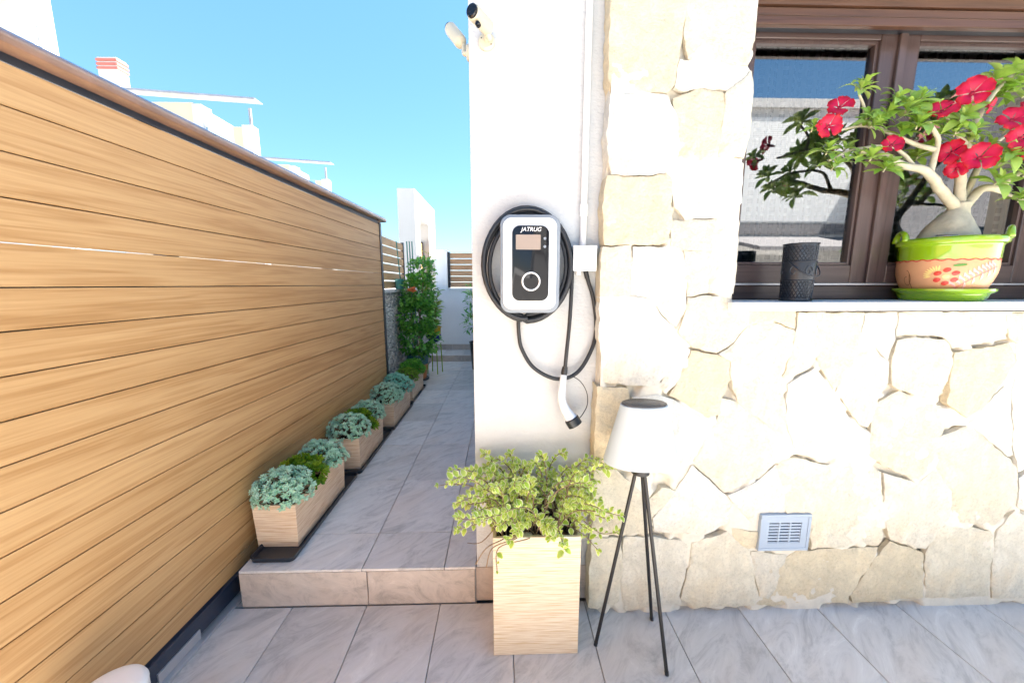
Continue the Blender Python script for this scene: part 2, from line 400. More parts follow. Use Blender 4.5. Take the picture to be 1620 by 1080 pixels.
def clad_mat():
    """small split stones, too small at this distance to tell apart"""
    m, n, b, N, L = newmat('split_stone_cladding')
    tc = N('ShaderNodeTexCoord')
    mp = N('ShaderNodeMapping'); mp.inputs['Scale'].default_value = (14, 14, 26); L(tc.outputs['Object'], mp.inputs['Vector'])
    vo = N('ShaderNodeTexVoronoi'); vo.inputs['Scale'].default_value = 1.0; L(mp.outputs[0], vo.inputs['Vector'])
    vd = N('ShaderNodeTexVoronoi'); vd.feature = 'DISTANCE_TO_EDGE'; vd.inputs['Scale'].default_value = 1.0; L(mp.outputs[0], vd.inputs['Vector'])
    bw = N('ShaderNodeRGBToBW'); L(vo.outputs['Color'], bw.inputs[0])
    rp = ramp(N, [(0.2, (0.50, 0.50, 0.48)), (0.8, (0.82, 0.80, 0.74))]); L(bw.outputs[0], rp.inputs[0])
    L(rp.outputs[0], b.inputs['Base Color'])
    b.inputs['Roughness'].default_value = 0.85
    bp = N('ShaderNodeBump'); bp.inputs['Strength'].default_value = 1; bp.inputs['Distance'].default_value = 0.03
    mr = N('ShaderNodeMapRange'); mr.inputs['From Max'].default_value = 0.25; L(vd.outputs['Distance'], mr.inputs['Value'])
    L(mr.outputs[0], bp.inputs['Height']); L(bp.outputs[0], b.inputs['Normal'])
    return m
MAT['clad'] = clad_mat()

def curtain_mat():
    m, n, b, N, L = newmat('checked_net_curtain')
    tc = N('ShaderNodeTexCoord')
    sx = N('ShaderNodeSeparateXYZ'); L(tc.outputs['Object'], sx.inputs[0])
    outs = []
    for k in ('X', 'Z'):
        a = N('ShaderNodeMath'); a.operation = 'MULTIPLY'; a.inputs[1].default_value = 2 * PI / 0.034; L(sx.outputs[k], a.inputs[0])
        s = N('ShaderNodeMath'); s.operation = 'SINE'; L(a.outputs[0], s.inputs[0])
        g = N('ShaderNodeMath'); g.operation = 'GREATER_THAN'; g.inputs[1].default_value = 0.35; L(s.outputs[0], g.inputs[0])
        outs.append(g)
    mx = N('ShaderNodeMath'); mx.operation = 'MAXIMUM'; L(outs[0].outputs[0], mx.inputs[0]); L(outs[1].outputs[0], mx.inputs[1])
    rp = ramp(N, [(0.0, (0.16, 0.19, 0.22)), (1.0, (0.50, 0.55, 0.60))]); L(mx.outputs[0], rp.inputs[0])  # tones paled and blued to stand in for haze on the glass
    L(rp.outputs[0], b.inputs['Base Color']); b.inputs['Roughness'].default_value = 0.9
    return m
MAT['curtain'] = curtain_mat()

# ------------------------------------------------------------------ mesh helpers
class MB:
    def __init__(s):
        s.v = []; s.f = []; s.tone = []; s.rim = []
    def add(s, vs, fs, tone=0.5, rim=None):
        o = len(s.v)
        s.v += [tuple(p) for p in vs]
        s.f += [tuple(i + o for i in f) for f in fs]
        s.tone += [tone] * len(vs)
        s.rim += list(rim) if rim else [0.0] * len(vs)
        return s
    def box(s, a, b):
        x0, y0, z0 = a; x1, y1, z1 = b
        return s.add([(x0, y0, z0), (x1, y0, z0), (x1, y1, z0), (x0, y1, z0), (x0, y0, z1), (x1, y0, z1), (x1, y1, z1), (x0, y1, z1)],
                     [(0, 3, 2, 1), (4, 5, 6, 7), (0, 1, 5, 4), (1, 2, 6, 5), (2, 3, 7, 6), (3, 0, 4, 7)])
    def tube(s, pts, rad, n=8, caps=True, jit=0.0):
        pts = [Vector(p) for p in pts]
        if not hasattr(rad, '__len__'): rad = [rad] * len(pts)
        rings = []
        t0 = (pts[1] - pts[0]).normalized()
        u = t0.orthogonal().normalized()
        for i, p in enumerate(pts):
            t = (pts[min(i + 1, len(pts) - 1)] - pts[max(i - 1, 0)]).normalized()
            u = (u - t * u.dot(t)).normalized(); v = t.cross(u)
            rings.append([p + (u * math.cos(a) + v * math.sin(a)) * rad[i] * (1 + random.uniform(-jit, jit)) for a in [2 * PI * k / n for k in range(n)]])
        vs = [q for r in rings for q in r]; fs = []
        for i in range(len(pts) - 1):
            for k in range(n):
                a, b = i * n + k, i * n + (k + 1) % n
                fs.append((a, b, b + n, a + n))
        if caps:
            fs.append(tuple(range(n - 1, -1, -1))); fs.append(tuple((len(pts) - 1) * n + k for k in range(n)))
        return s.add(vs, fs)
    def lathe(s, prof, n=40, c=(0, 0, 0), fn=None):
        vs = []; fs = []
        for i, (r, z) in enumerate(prof):
            for k in range(n):
                a = 2 * PI * k / n
                rr = r if fn is None else fn(r, z, a)
                vs.append((c[0] + rr * math.cos(a), c[1] + rr * math.sin(a), c[2] + z))
        for i in range(len(prof) - 1):
            for k in range(n):
                a, b = i * n + k, i * n + (k + 1) % n
                fs.append((a, b, b + n, a + n))
        if prof[0][0] > 1e-4: fs.append(tuple(range(n - 1, -1, -1)))
        if prof[-1][0] > 1e-4: fs.append(tuple((len(prof) - 1) * n + k for k in range(n)))
        return s.add(vs, fs)
    def prism(s, poly, y0, y1):
        """polygon in (x, z) extruded along y"""
        n = len(poly)
        vs = [(x, y0, z) for x, z in poly] + [(x, y1, z) for x, z in poly]
        fs = [tuple(range(n)), tuple(range(2 * n - 1, n - 1, -1))] + [(i, i + n, (i + 1) % n + n, (i + 1) % n) for i in range(n)]
        return s.add(vs, fs)
    def mesh(s, name, mat, smooth=False, bevel=0.0, seg=2, attr=False, fixn=False):
        me = bpy.data.meshes.new(name)
        me.from_pydata(s.v, [], s.f)
        if bevel > 0 or fixn:
            bm = bmesh.new(); bm.from_mesh(me)
            bmesh.ops.recalc_face_normals(bm, faces=bm.faces)
            if bevel > 0:
                ed = [e for e in bm.edges if len(e.link_faces) == 2 and e.calc_face_angle(0) > 0.6]
                bmesh.ops.bevel(bm, geom=ed, offset=bevel, segments=seg, profile=0.7, affect='EDGES', clamp_overlap=True)
            bm.to_mesh(me); bm.free()
        if attr:
            for nm, data in (('tone', s.tone), ('rim', s.rim)):
                a = me.attributes.new(nm, 'FLOAT', 'POINT'); a.data.foreach_set('value', data)
        me.materials.append(MAT[mat] if isinstance(mat, str) else mat)
        if smooth:
            me.polygons.foreach_set('use_smooth', [True] * len(me.polygons))
            if smooth != 'all':
                me.set_sharp_from_angle(angle=R(38))
        me.update()
        return me
    def build(s, name, mat, parent=None, loc=None, rot=None, **k):
        return link(name, s.mesh(name, mat, **k), parent, loc, rot)

def link(name, me, parent=None, loc=None, rot=None):
    o = bpy.data.objects.new(name, me)
    col.objects.link(o)
    if parent is not None: o.parent = parent
    if loc is not None: o.location = loc
    if rot is not None: o.rotation_euler = rot
    return o
def tag(o, label=None, cat=None, group=None, kind=None):
    for k, v in (('label', label), ('category', cat), ('group', group), ('kind', kind)):
        if v: o[k] = v
    return o
def thing(name, label, cat, loc=(0, 0, 0), rz=0.0, group=None):
    o = bpy.data.objects.new(name, None)
    col.objects.link(o)
    o.empty_display_size = 0.1
    o.location = loc; o.rotation_euler = (0, 0, rz)
    return tag(o, label, cat, group)
def copy_tree(o, parent=None):
    c = o.copy(); col.objects.link(c)
    if parent is not None: c.parent = parent
    for ch in list(o.children): copy_tree(ch, c)
    return c
def smooth_path(pts, sub=8):
    """Catmull-Rom through points"""
    P = [Vector(p) for p in pts]; out = []
    for i in range(len(P) - 1):
        p0, p1, p2, p3 = P[max(i - 1, 0)], P[i], P[i + 1], P[min(i + 2, len(P) - 1)]
        for k in range(sub):
            t = k / sub
            out.append(0.5 * ((2 * p1) + (p2 - p0) * t + (2 * p0 - 5 * p1 + 4 * p2 - p3) * t * t + (3 * p1 - p0 - 3 * p2 + p3) * t ** 3))
    out.append(P[-1]); return out
def rnd(a, b): return random.uniform(a, b)

# ================================================================== GROUND, FLOORS
g = MB().add([(-400, -400, -0.06), (400, -400, -0.06), (400, 400, -0.06), (-400, 400, -0.06)], [(0, 1, 2, 3)]).build('ground', 'ground')
tag(g, kind='structure')

tf = MB().box((-1.30, -1.6, -0.055), (3.2, 1.352, -0.012)).build('terrace_floor', 'grout'); tag(tf, kind='structure')
jx = [-1.16, -0.86, -0.56, -0.26, 0.035, 0.335, 0.65, 0.955, 1.275, 1.615, 1.96, 2.29, 2.62, 2.95]
jy = [1.3508, 0.745, 0.145, -0.455, -1.055]
GAP = 0.0014
for i in range(len(jx) - 1):
    for j in range(len(jy) - 1):
        x0, x1, y1, y0 = jx[i], jx[i + 1], jy[j], jy[j + 1]
        cx, cy = (x0 + x1) / 2, (y0 + y1) / 2
        MB().box((x0 - cx + GAP, y0 - cy + GAP, -0.012), (x1 - cx - GAP, y1 - cy - GAP, 0.0 + rnd(-0.0006, 0.0006))).build('tile', 'tile', tf, loc=(cx, cy, 0), bevel=0.0015, seg=1)

PZ = 0.165
pf = MB().box((-1.058, 1.362, -0.05), (-0.112, 5.44, PZ - 0.012)).build('raised_path', 'grout'); tag(pf, kind='structure')
pcol = [-1.062, -0.572, -0.240, -0.112]
prow = [1.350, 1.572, 2.042, 2.532, 3.0, 3.46, 3.92, 4.38, 4.86, 5.44]
for i in range(3):
    for j in range(len(prow) - 1):
        x0, x1, y0, y1 = pcol[i], pcol[i + 1], prow[j], prow[j + 1]
        if i == 2 and j == 0: pass
        cx, cy = (x0 + x1) / 2, (y0 + y1) / 2
        MB().box((x0 - cx + GAP, y0 - cy + GAP, -0.011), (x1 - cx - GAP, y1 - cy - GAP, rnd(-0.0005, 0.0005))).build('tile', 'tile', pf, loc=(cx, cy, PZ), bevel=0.0015, seg=1)
for x0, x1 in ((-1.062, -0.555), (-0.551, -0.117)):
    cx = (x0 + x1) / 2
    MB().box((x0 - cx, -0.006, -PZ / 2 + 0.002), (x1 - cx, 0.006, PZ / 2 - 0.013)).build('riser_tile', 'riser', pf, loc=(cx, 1.358, PZ / 2), bevel=0.0012, seg=1)
# strip of ground between path and boundary
sg = MB().box((-1.24, 1.36, -0.05), (-1.066, 5.9, 0.0)).build('path_edge_ground', 'grout'); tag(sg, kind='structure')
# low step at the far end of the path
st = MB().box((-1.2, 5.446, 0.0), (-0.112, 5.94, 0.245)).build('end_step', 'grout'); tag(st, kind='structure')
for k in range(4):
    x0 = -1.2 + k * 0.30; x1 = min(x0 + 0.296, -0.114)
    MB().box((x0, 5.436, PZ + 0.002), (x1, 5.4455, 0.254)).build('riser_tile', 'riser', st)
    MB().box((x0, 5.447, 0.246), (x1, 5.925, 0.255)).build('tile', 'tile', st)
    MB().box((x0 + 0.09, 5.927, 0.256), (min(x1 + 0.09, -0.114), 5.939, 0.345)).build('skirting_tile', 'riser', st)

# ================================================================== HOUSE
HX0 = -0.108
house = thing('house', 'white rendered house with pale stone facing and brown wooden window beside the path', 'house')
WX0, WX1, WZ0, WZ1 = 0.80, 2.25, 1.205, 2.33
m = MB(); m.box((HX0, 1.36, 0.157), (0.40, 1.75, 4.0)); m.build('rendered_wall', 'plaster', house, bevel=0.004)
MB().box((HX0, 1.752, 0.0), (HX0 + 0.2, 9.2, 4.0)).build('side_wall', 'plaster_lifted', house)
MB().box((HX0 + 0.002, 1.40, 0.0), (0.34, 1.74, 0.155)).build('wall_base', 'grout', house)
for x0, x1 in ((-0.113, 0.186), (0.190, 0.345)):
    cx = (x0 + x1) / 2
    MB().box((x0 - cx, -0.005, 0.002), (x1 - cx, 0.005, 0.154)).build('skirting_tile', 'riser', house, loc=(cx, 1.367, 0))
core = MB()
core.box((0.402, 1.315, 0), (WX0, 1.75, 4.0)); core.box((WX0 + 0.0005, 1.315, 0), (WX1, 1.75, WZ0 - 0.004))
core.box((WX0 + 0.0005, 1.315, WZ1), (WX1, 1.75, 4.0)); core.box((WX1 + 0.0005, 1.315, 0), (8, 1.75, 4.0))
core.build('facade_core', 'mortar', house)
MB().box((0.352, 1.312, 0), (0.4015, 1.358, 4.0)).build('stone_return', 'mortar', house)
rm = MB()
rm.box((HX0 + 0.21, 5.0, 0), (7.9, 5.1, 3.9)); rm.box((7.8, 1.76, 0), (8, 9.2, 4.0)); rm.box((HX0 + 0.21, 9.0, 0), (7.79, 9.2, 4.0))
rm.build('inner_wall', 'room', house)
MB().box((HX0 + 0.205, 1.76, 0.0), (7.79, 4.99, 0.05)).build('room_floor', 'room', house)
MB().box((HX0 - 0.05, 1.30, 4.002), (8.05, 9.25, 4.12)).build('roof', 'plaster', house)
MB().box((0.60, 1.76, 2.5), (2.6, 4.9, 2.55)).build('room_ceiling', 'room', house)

# --- mortar bed with an uneven face
sw = MB()
def mortar_y(x, z):
    n1 = noise.noise(Vector((x * 9, 3.3, z * 9))) + 0.5 * noise.noise(Vector((x * 24, 9.1, z * 24)))
    n2 = noise.noise(Vector((x * 60, 1.3, z * 60)))
    return 1.2872 + max(0.0, n1 + 0.0) * 0.09 + n2 * 0.0015
def mortar_grid(x0, x1, z0, z1, st=0.0075):
    nx = max(1, int((x1 - x0) / st)); nz = max(1, int((z1 - z0) / st))
    vs = [(x0 + (x1 - x0) * i / nx, min(mortar_y(x0 + (x1 - x0) * i / nx, z0 + (z1 - z0) * j / nz), 1.3135), z0 + (z1 - z0) * j / nz) for j in range(nz + 1) for i in range(nx + 1)]
    fs = [(j * (nx + 1) + i, j * (nx + 1) + i + 1, (j + 1) * (nx + 1) + i + 1, (j + 1) * (nx + 1) + i) for j in range(nz) for i in range(nx)]
    sw.add(vs, fs)
mortar_grid(0.352, WX0 + 0.006, 0.0, 2.6)
mortar_grid(WX0 + 0.006, 2.6, 0.0, WZ0 - 0.002)
stone_wall = sw.build('stone_wall', 'mortar', house, smooth='all')

# --- stones, outlines read off the photograph, in (x, z) on the wall
def pil(l): return [(930 + .444 * x, .444 * y) for x, y in l]
def za(l): return [(930 + .4814 * x, 460 + .4814 * y) for x, y in l]
def zb(l): return [(1240 + .4816 * x, 460 + .4816 * y) for x, y in l]
YEL, CRE, WHI, PAL = (0.66, 0.58, 0.42), (0.68, 0.63, 0.505), (0.69, 0.67, 0.60), (0.685, 0.645, 0.54)
stones = [
 (pil([(80, -60), (372, -60), (360, 10), (345, 60), (322, 200), (305, 300), (280, 328), (190, 324), (90, 318), (76, 250)]), YEL),
 (pil([(385, -60), (597, -60), (596, 0), (590, 140), (570, 232), (480, 224), (362, 208), (348, 120), (360, 40)]), CRE),
 (pil([(330, 218), (400, 220), (570, 240), (588, 255), (500, 318), (410, 308), (340, 318), (314, 305)]), WHI),
 (pil([(86, 332), (190, 332), (280, 342), (310, 400), (325, 500), (318, 560), (290, 600), (268, 618), (85, 620), (72, 480)]), WHI),
 (pil([(308, 348), (400, 318), (490, 332), (488, 420), (462, 550), (400, 562), (330, 555), (320, 450)]), YEL),
 (pil([(497, 328), (582, 258), (590, 300), (572, 480), (556, 560), (468, 560), (484, 430)]), CRE),
 (pil([(70, 628), (180, 632), (280, 628), (298, 650), (293, 740), (300, 800), (284, 860), (210, 870), (60, 868), (58, 740)]), YEL),
 (pil([(304, 578), (400, 572), (546, 570), (550, 620), (545, 720), (500, 772), (350, 778), (312, 730), (300, 640)]), WHI),
 (pil([(303, 790), (380, 788), (460, 784), (440, 895), (380, 888), (302, 876)]), CRE),
 (pil([(55, 880), (148, 878), (156, 940), (150, 1068), (45, 1078), (46, 980)]), CRE),
 (pil([(162, 882), (290, 880), (334, 900), (350, 1000), (350, 1072), (250, 1082), (156, 1070)]), WHI),
 (pil([(342, 892), (438, 900), (428, 1042), (358, 1052)]), CRE),
 (pil([(468, 790), (542, 745), (538, 850), (520, 1040), (434, 1042), (445, 880)]), PAL),
 (za([(42, 25), (120, 18), (208, 30), (240, 90), (280, 118), (290, 180), (260, 270), (230, 308), (130, 308), (55, 296), (36, 150)]), WHI),
 (za([(216, 32), (322, 18), (318, 60), (290, 118), (247, 82)]), PAL),
 (za([(332, 22), (400, 20), (470, 27), (482, 48), (528, 62), (524, 113), (480, 163), (425, 202), (345, 186), (300, 138), (322, 70)]), CRE),
 (za([(345, 202), (425, 212), (463, 232), (463, 290), (438, 350), (430, 400), (395, 416), (340, 378), (272, 342), (305, 282)]), YEL),
 (za([(294, 155), (336, 198), (300, 280), (262, 334), (242, 318), (285, 210)]), WHI),
 (za([(32, 316), (128, 322), (140, 400), (135, 578), (85, 578), (25, 556), (28, 430)]), YEL),
 (za([(150, 352), (235, 340), (300, 372), (384, 424), (372, 480), (332, 552), (260, 600), (145, 572)]), WHI),
 (za([(486, 168), (530, 115), (600, 102), (676, 132), (670, 200), (632, 262), (637, 300), (652, 420), (640, 474), (580, 428), (490, 360), (472, 290), (470, 232), (432, 208)]), PAL),
 (za([(537, 64), (680, 68), (674, 124), (605, 94), (532, 108)]), YEL),
 (za([(440, 355), (484, 366), (560, 420), (630, 484), (618, 560), (560, 618), (450, 660), (342, 564), (390, 482), (428, 430)]), PAL),
 (za([(340, 574), (450, 672), (500, 725), (542, 776), (465, 764), (380, 806), (222, 788), (218, 750), (290, 660)]), WHI),
 (za([(20, 588), (88, 586), (200, 688), (245, 650), (286, 657), (214, 745), (208, 794), (110, 803), (16, 796)]), CRE),
 (za([(458, 673), (560, 628), (620, 572), (624, 612), (656, 710), (640, 732), (556, 735), (548, 770)]), WHI),
 (za([(467, 778), (530, 792), (556, 792), (556, 846), (530, 848), (490, 822)]), YEL),
 (za([(14, 810), (108, 812), (110, 900), (104, 1028), (30, 1052), (4, 1040), (6, 920)]), CRE),
 (za([(120, 812), (220, 812), (330, 828), (328, 890), (300, 1000), (308, 1030), (120, 1046), (112, 950)]), PAL),
 (za([(342, 828), (400, 815), (458, 794), (524, 852), (543, 920), (558, 1000), (548, 1030), (345, 1048), (308, 1010), (336, 900)]), CRE),
 (za([(537, 858), (653, 868), (618, 960), (590, 1008), (566, 998), (547, 910)]), PAL),
 (zb([(18, 872), (42, 856), (180, 848), (310, 846), (298, 880), (215, 1000), (208, 1028), (40, 1036), (-118, 1036), (-124, 1010), (-40, 905)]), YEL),
 (zb([(52, 72), (120, 74), (104, 130), (104, 225), (85, 252), (12, 294), (-2, 280), (28, 200), (40, 132)]), CRE),
 (zb([(126, 76), (264, 74), (240, 208), (182, 306), (162, 318), (122, 250), (112, 200), (112, 140)]), CRE),
 (zb([(12, 308), (100, 256), (128, 292), (166, 340), (236, 445), (270, 480), (266, 518), (145, 560), (42, 530), (12, 440)]), WHI),
 (zb([(246, 204), (300, 194), (346, 242), (342, 300), (308, 358), (290, 420), (274, 446), (247, 438), (174, 326), (215, 252)]), PAL),
 (zb([(272, 77), (372, 74), (366, 158), (343, 226), (300, 182), (252, 188)]), WHI),
 (zb([(382, 77), (550, 74), (716, 78), (732, 156), (560, 184), (530, 148), (425, 142), (378, 146)]), PAL),
 (zb([(377, 164), (425, 157), (528, 163), (552, 202), (536, 280), (508, 338), (468, 350), (382, 322), (358, 308), (358, 240)]), CRE),
 (zb([(567, 204), (660, 188), (738, 174), (762, 230), (718, 298), (648, 386), (600, 414), (536, 368), (550, 280)]), YEL),
 (zb([(312, 372), (380, 334), (468, 364), (526, 386), (536, 440), (498, 556), (445, 618), (360, 586), (284, 542), (294, 430)]), CRE),
 (zb([(610, 432), (724, 314), (742, 350), (747, 536), (735, 540), (642, 458)]), WHI),
 (zb([(512, 482), (600, 444), (640, 470), (738, 554), (766, 600), (762, 680), (698, 770), (582, 764), (558, 720), (553, 660), (508, 600), (504, 570)]), CRE),
 (zb([(764, 184), (850, 164), (850, 556), (775, 594), (758, 540), (753, 330), (774, 240)]), WHI),
 (zb([(732, 78), (860, 78), (850, 154), (767, 172), (742, 150)]), CRE),
 (zb([(42, 552), (145, 577), (185, 570), (272, 558), (322, 602), (322, 700), (328, 800), (310, 836), (180, 838), (92, 842), (88, 728), (10, 728), (2, 690), (-26, 600), (-8, 556)]), CRE),
 (zb([(332, 604), (445, 633), (500, 586), (546, 660), (547, 740), (468, 846), (352, 818), (338, 750)]), PAL),
 (zb([(558, 776), (688, 790), (686, 860), (672, 930), (676, 1000), (560, 1008), (469, 1005), (468, 860), (520, 776)]), CRE),
 (zb([(352, 828), (458, 862), (458, 1005), (340, 1014), (228, 1020), (224, 1000), (302, 882)]), YEL),
 (zb([(702, 792), (755, 722), (850, 764), (850, 1000), (780, 1006), (686, 1006), (682, 930)]), PAL),
 (zb([(777, 614), (850, 574), (850, 748), (764, 706), (772, 680)]), WHI),
]
def dist_seg(p, a, b):
    ab = (b[0] - a[0], b[1] - a[1]); L2 = ab[0] ** 2 + ab[1] ** 2
    t = 0 if L2 == 0 else max(0, min(1, ((p[0] - a[0]) * ab[0] + (p[1] - a[1]) * ab[1]) / L2))
    return math.hypot(p[0] - a[0] - ab[0] * t, p[1] - a[1] - ab[1] * t)
def inside(p, poly):
    c = False; n = len(poly)
    for i in range(n):
        a, b = poly[i], poly[i - 1]
        if (a[1] > p[1]) != (b[1] > p[1]) and p[0] < (b[0] - a[0]) * (p[1] - a[1]) / (b[1] - a[1]) + a[0]: c = not c
    return c
def make_stone(poly, color, y0=1.2825, depth=0.06, step=0.0095, seed=0, grow=0.0036):
    # widen to close joints, then resample and roughen the outline
    out = []
    n = len(poly)
    ar = sum(poly[i][0] * poly[(i + 1) % n][1] - poly[(i + 1) % n][0] * poly[i][1] for i in range(n))
    sg_ = 1 if ar > 0 else -1
    gp = []
    for i in range(n):
        a, b, c = Vector(poly[i - 1]), Vector(poly[i]), Vector(poly[(i + 1) % n])
        e1, e2 = (b - a).normalized(), (c - b).normalized()
        nn = Vector((e1.y + e2.y, -e1.x - e2.x)) * sg_
        if nn.length > 1e-4: nn.normalize()
        gp.append(b + nn * grow)
    poly = gp
    for i in range(n):
        a, b = Vector(poly[i]), Vector(poly[(i + 1) % n])
        k = max(1, int((b - a).length / 0.012))
        for j in range(k):
            p = a + (b - a) * (j / k)
            d = noise.noise_vector(Vector((p.x * 26, 5.0, p.y * 26))) * 0.0055 + noise.noise_vector(Vector((p.x * 75, 2.0, p.y * 75))) * 0.0022
            out.append((p.x + d.x, p.y + d.z))
    cxm = sum(p[0] for p in out) / len(out); czm = sum(p[1] for p in out) / len(out)
    pts = [Vector((p[0] - cxm, p[1] - czm)) for p in out]
    B = [(p.x, p.y) for p in pts]
    nb = len(B)
    x0, x1 = min(p[0] for p in B), max(p[0] for p in B); z0, z1 = min(p[1] for p in B), max(p[1] for p in B)
    tone = rnd(-0.0025, 0.0025); tx, tz = rnd(-0.022, 0.022), rnd(-0.022, 0.022)
    ptsI = []
    zi = z0 + step / 2
    while zi < z1:
        xi = x0 + step / 2
        while xi < x1:
            q = (xi + rnd(-.3, .3) * step, zi + rnd(-.3, .3) * step)
            if inside(q, B):
                d = min(dist_seg(q, B[i], B[(i + 1) % nb]) for i in range(nb))
                if d > step * 0.42: ptsI.append((q, d))
            xi += step
        zi += step
    allp = pts + [Vector(q) for q, d in ptsI]
    res = delaunay_2d_cdt(allp, [(i, (i + 1) % nb) for i in range(nb)], [list(range(nb))], 1, 1e-6)
    vo, fo, orig = res[0], res[2], res[3]
    vs = []
    for k, p in enumerate(vo):
        src = orig[k][0] if orig[k] else 0
        d = 0 if src < nb else ptsI[src - nb][1]
        wx, wz = p.x + cxm, p.y + czm
        e = max(0.0, 1 - d / 0.011)
        big = noise.noise(Vector((wx * 7, seed * 3.7, wz * 7))) * 0.0034
        sm = noise.noise(Vector((wx * 26, seed * 1.9, wz * 26))) * 0.0026 + noise.noise(Vector((wx * 60, 4, wz * 60))) * 0.0016
        rid = abs(noise.noise(Vector((wx * 13 + wz * 5, seed, wz * 13)))) * 0.005
        y = y0 + tone + big + sm + rid + p.x * tx + p.y * tz + e * e * (0.0026 + 0.0035 * noise.noise(Vector((wx * 15, 7, wz * 15))))
        vs.append((p.x, y - y0, p.y))
    fs = []
    for f in fo:
        a, b, c = vs[f[0]], vs[f[1]], vs[f[2]]
        area = (b[0] - a[0]) * (c[2] - a[2]) - (b[2] - a[2]) * (c[0] - a[0])
        fs.append(tuple(f) if area > 0 else tuple(reversed(f)))
    # sides
    ring = []
    lookup = {}
    for k, o_ in enumerate(orig):
        for s_ in o_:
            if s_ < nb: lookup[s_] = k
    ring = [lookup[i] for i in range(nb) if i in lookup]
    o0 = len(vs); nr = len(ring)
    vs += [(vs[i][0], depth, vs[i][2]) for i in ring]
    for i in range(nr):
        fs.append((ring[i], ring[(i + 1) % nr], o0 + (i + 1) % nr, o0 + i))
    o = MB().add(vs, fs).build('stone', 'stone', stone_wall, loc=(cxm, y0, czm), smooth=True, fixn=False)
    v = rnd(0.94, 1.05)
    o.color = (color[0] * v, color[1] * v, color[2] * v, 1)
    return o
for k, (pl, c) in enumerate(stones):
    P = []
    for px, py in pl:
        q = onY(px, py, 1.285); P.append((q.x, q.z))
    left = min(p[0] for p in P) < 0.40
    if left: P = [(max(p[0], 0.342), p[1]) for p in P]
    P = [(p[0], max(p[1], 0.022)) for p in P]
    make_stone(P, c, seed=k, depth=0.07 if left else 0.022)
# courses outside the picture: right of the window and above it
def rough_grid(x0, x1, z0, z1, nx, nz, sd):
    random.seed(sd)
    gx = [[x0 + (x1 - x0) * (i + (rnd(-.22, .22) if 0 < i < nx else 0)) / nx for i in range(nx + 1)] for j in range(nz + 1)]
    gz = [[z0 + (z1 - z0) * (j + (rnd(-.2, .2) if 0 < j < nz else 0)) / nz for i in range(nx + 1)] for j in range(nz + 1)]
    for j in range(nz):
        for i in range(nx):
            q = [(gx[j][i] + .003, gz[j][i] + .003), (gx[j][i + 1] - .003, gz[j][i + 1] + .003), (gx[j + 1][i + 1] - .003, gz[j + 1][i + 1] - .003), (gx[j + 1][i] + .003, gz[j + 1][i] - .003)]
            make_stone(q, random.choice([YEL, CRE, WHI, PAL]), seed=100 + i + 10 * j, depth=0.022, step=0.02, grow=0.0)
rough_grid(2.17, 2.58, 0.03, 1.19, 2, 5, 3)

# --- sill, window, shutter box
MB().box((0.792, 1.252, 1.210), (2.27, 1.476, 1.2395)).build('window_sill', 'sill', house, bevel=0.003)
win = MB()
win.box((0.805, 1.50, 1.2405), (0.862, 1.57, 2.32)); win.box((2.178, 1.50, 1.2405), (2.235, 1.57, 2.32))
win.build('window', 'wood_frame', house, bevel=0.003)
m = MB(); m.box((0.863, 1.497, 1.2405), (2.177, 1.569, 1.296)); m.build('bottom_rail', 'wood_framex', win_o := bpy.data.objects['window'], bevel=0.003)
MB().box((0.863, 1.499, 2.275), (2.177, 1.569, 2.32)).build('top_rail', 'wood_framex', win_o)
MB().box((0.84, 1.482, 1.298), (2.2, 1.498, 1.305)).build('threshold_strip', 'galv', win_o)
for x0, x1 in ((0.866, 1.490), (1.494, 2.174)):
    S = 0.072
    sash = MB().box((x0, 1.495, 1.306), (x0 + S, 1.548, 2.272)).build('sash_stile', 'wood_frame', win_o, bevel=0.006, seg=3)
    MB().box((x1 - S, 1.495, 1.306), (x1, 1.548, 2.272)).build('sash_stile', 'wood_frame', win_o, bevel=0.006, seg=3)
    MB().box((x0 + S + .0005, 1.4955, 1.306), (x1 - S - .0005, 1.547, 1.306 + S)).build('sash_rail', 'wood_framex', win_o, bevel=0.006, seg=3)
    MB().box((x0 + S + .0005, 1.4955, 2.272 - S), (x1 - S - .0005, 1.547, 2.272)).build('sash_rail', 'wood_framex', win_o, bevel=0.006, seg=3)
    f = MB(); q = 0.012
    a0, a1, b0, b1 = x0 + S, x1 - S, 1.306 + S, 2.272 - S
    f.box((a0, 1.505, b0), (a0 + q, 1.53, b1)); f.box((a1 - q, 1.505, b0), (a1, 1.53, b1)); f.box((a0 + q, 1.505, b0), (a1 - q, 1.53, b0 + q)); f.box((a0 + q, 1.505, b1 - q), (a1 - q, 1.53, b1))
    f.build('glazing_bead', 'wood_frame', win_o, bevel=0.004)
    MB().add([(a0, 1.522, b0), (a1, 1.522, b0), (a1, 1.522, b1), (a0, 1.522, b1)], [(0, 1, 2, 3)]).build('pane', 'glass', win_o)
MB().box((1.478, 1.482, 1.306), (1.506, 1.4945, 2.272)).build('astragal', 'wood_frame', win_o, bevel=0.005, seg=3)
sb = MB().box((0.806, 1.442, 2.215), (2.24, 1.49, 2.327)).build('shutter_box', 'dark_steel', house)
for z0, z1, y0 in ((2.198, 2.226, 1.420), (2.230, 2.256, 1.427), (2.261, 2.300, 1.422), (2.305, 2.326, 1.426)):
    MB().box((0.806, y0, z0), (2.24, 1.441, z1)).build('shutter_slat', 'shutter', sb, bevel=0.004)
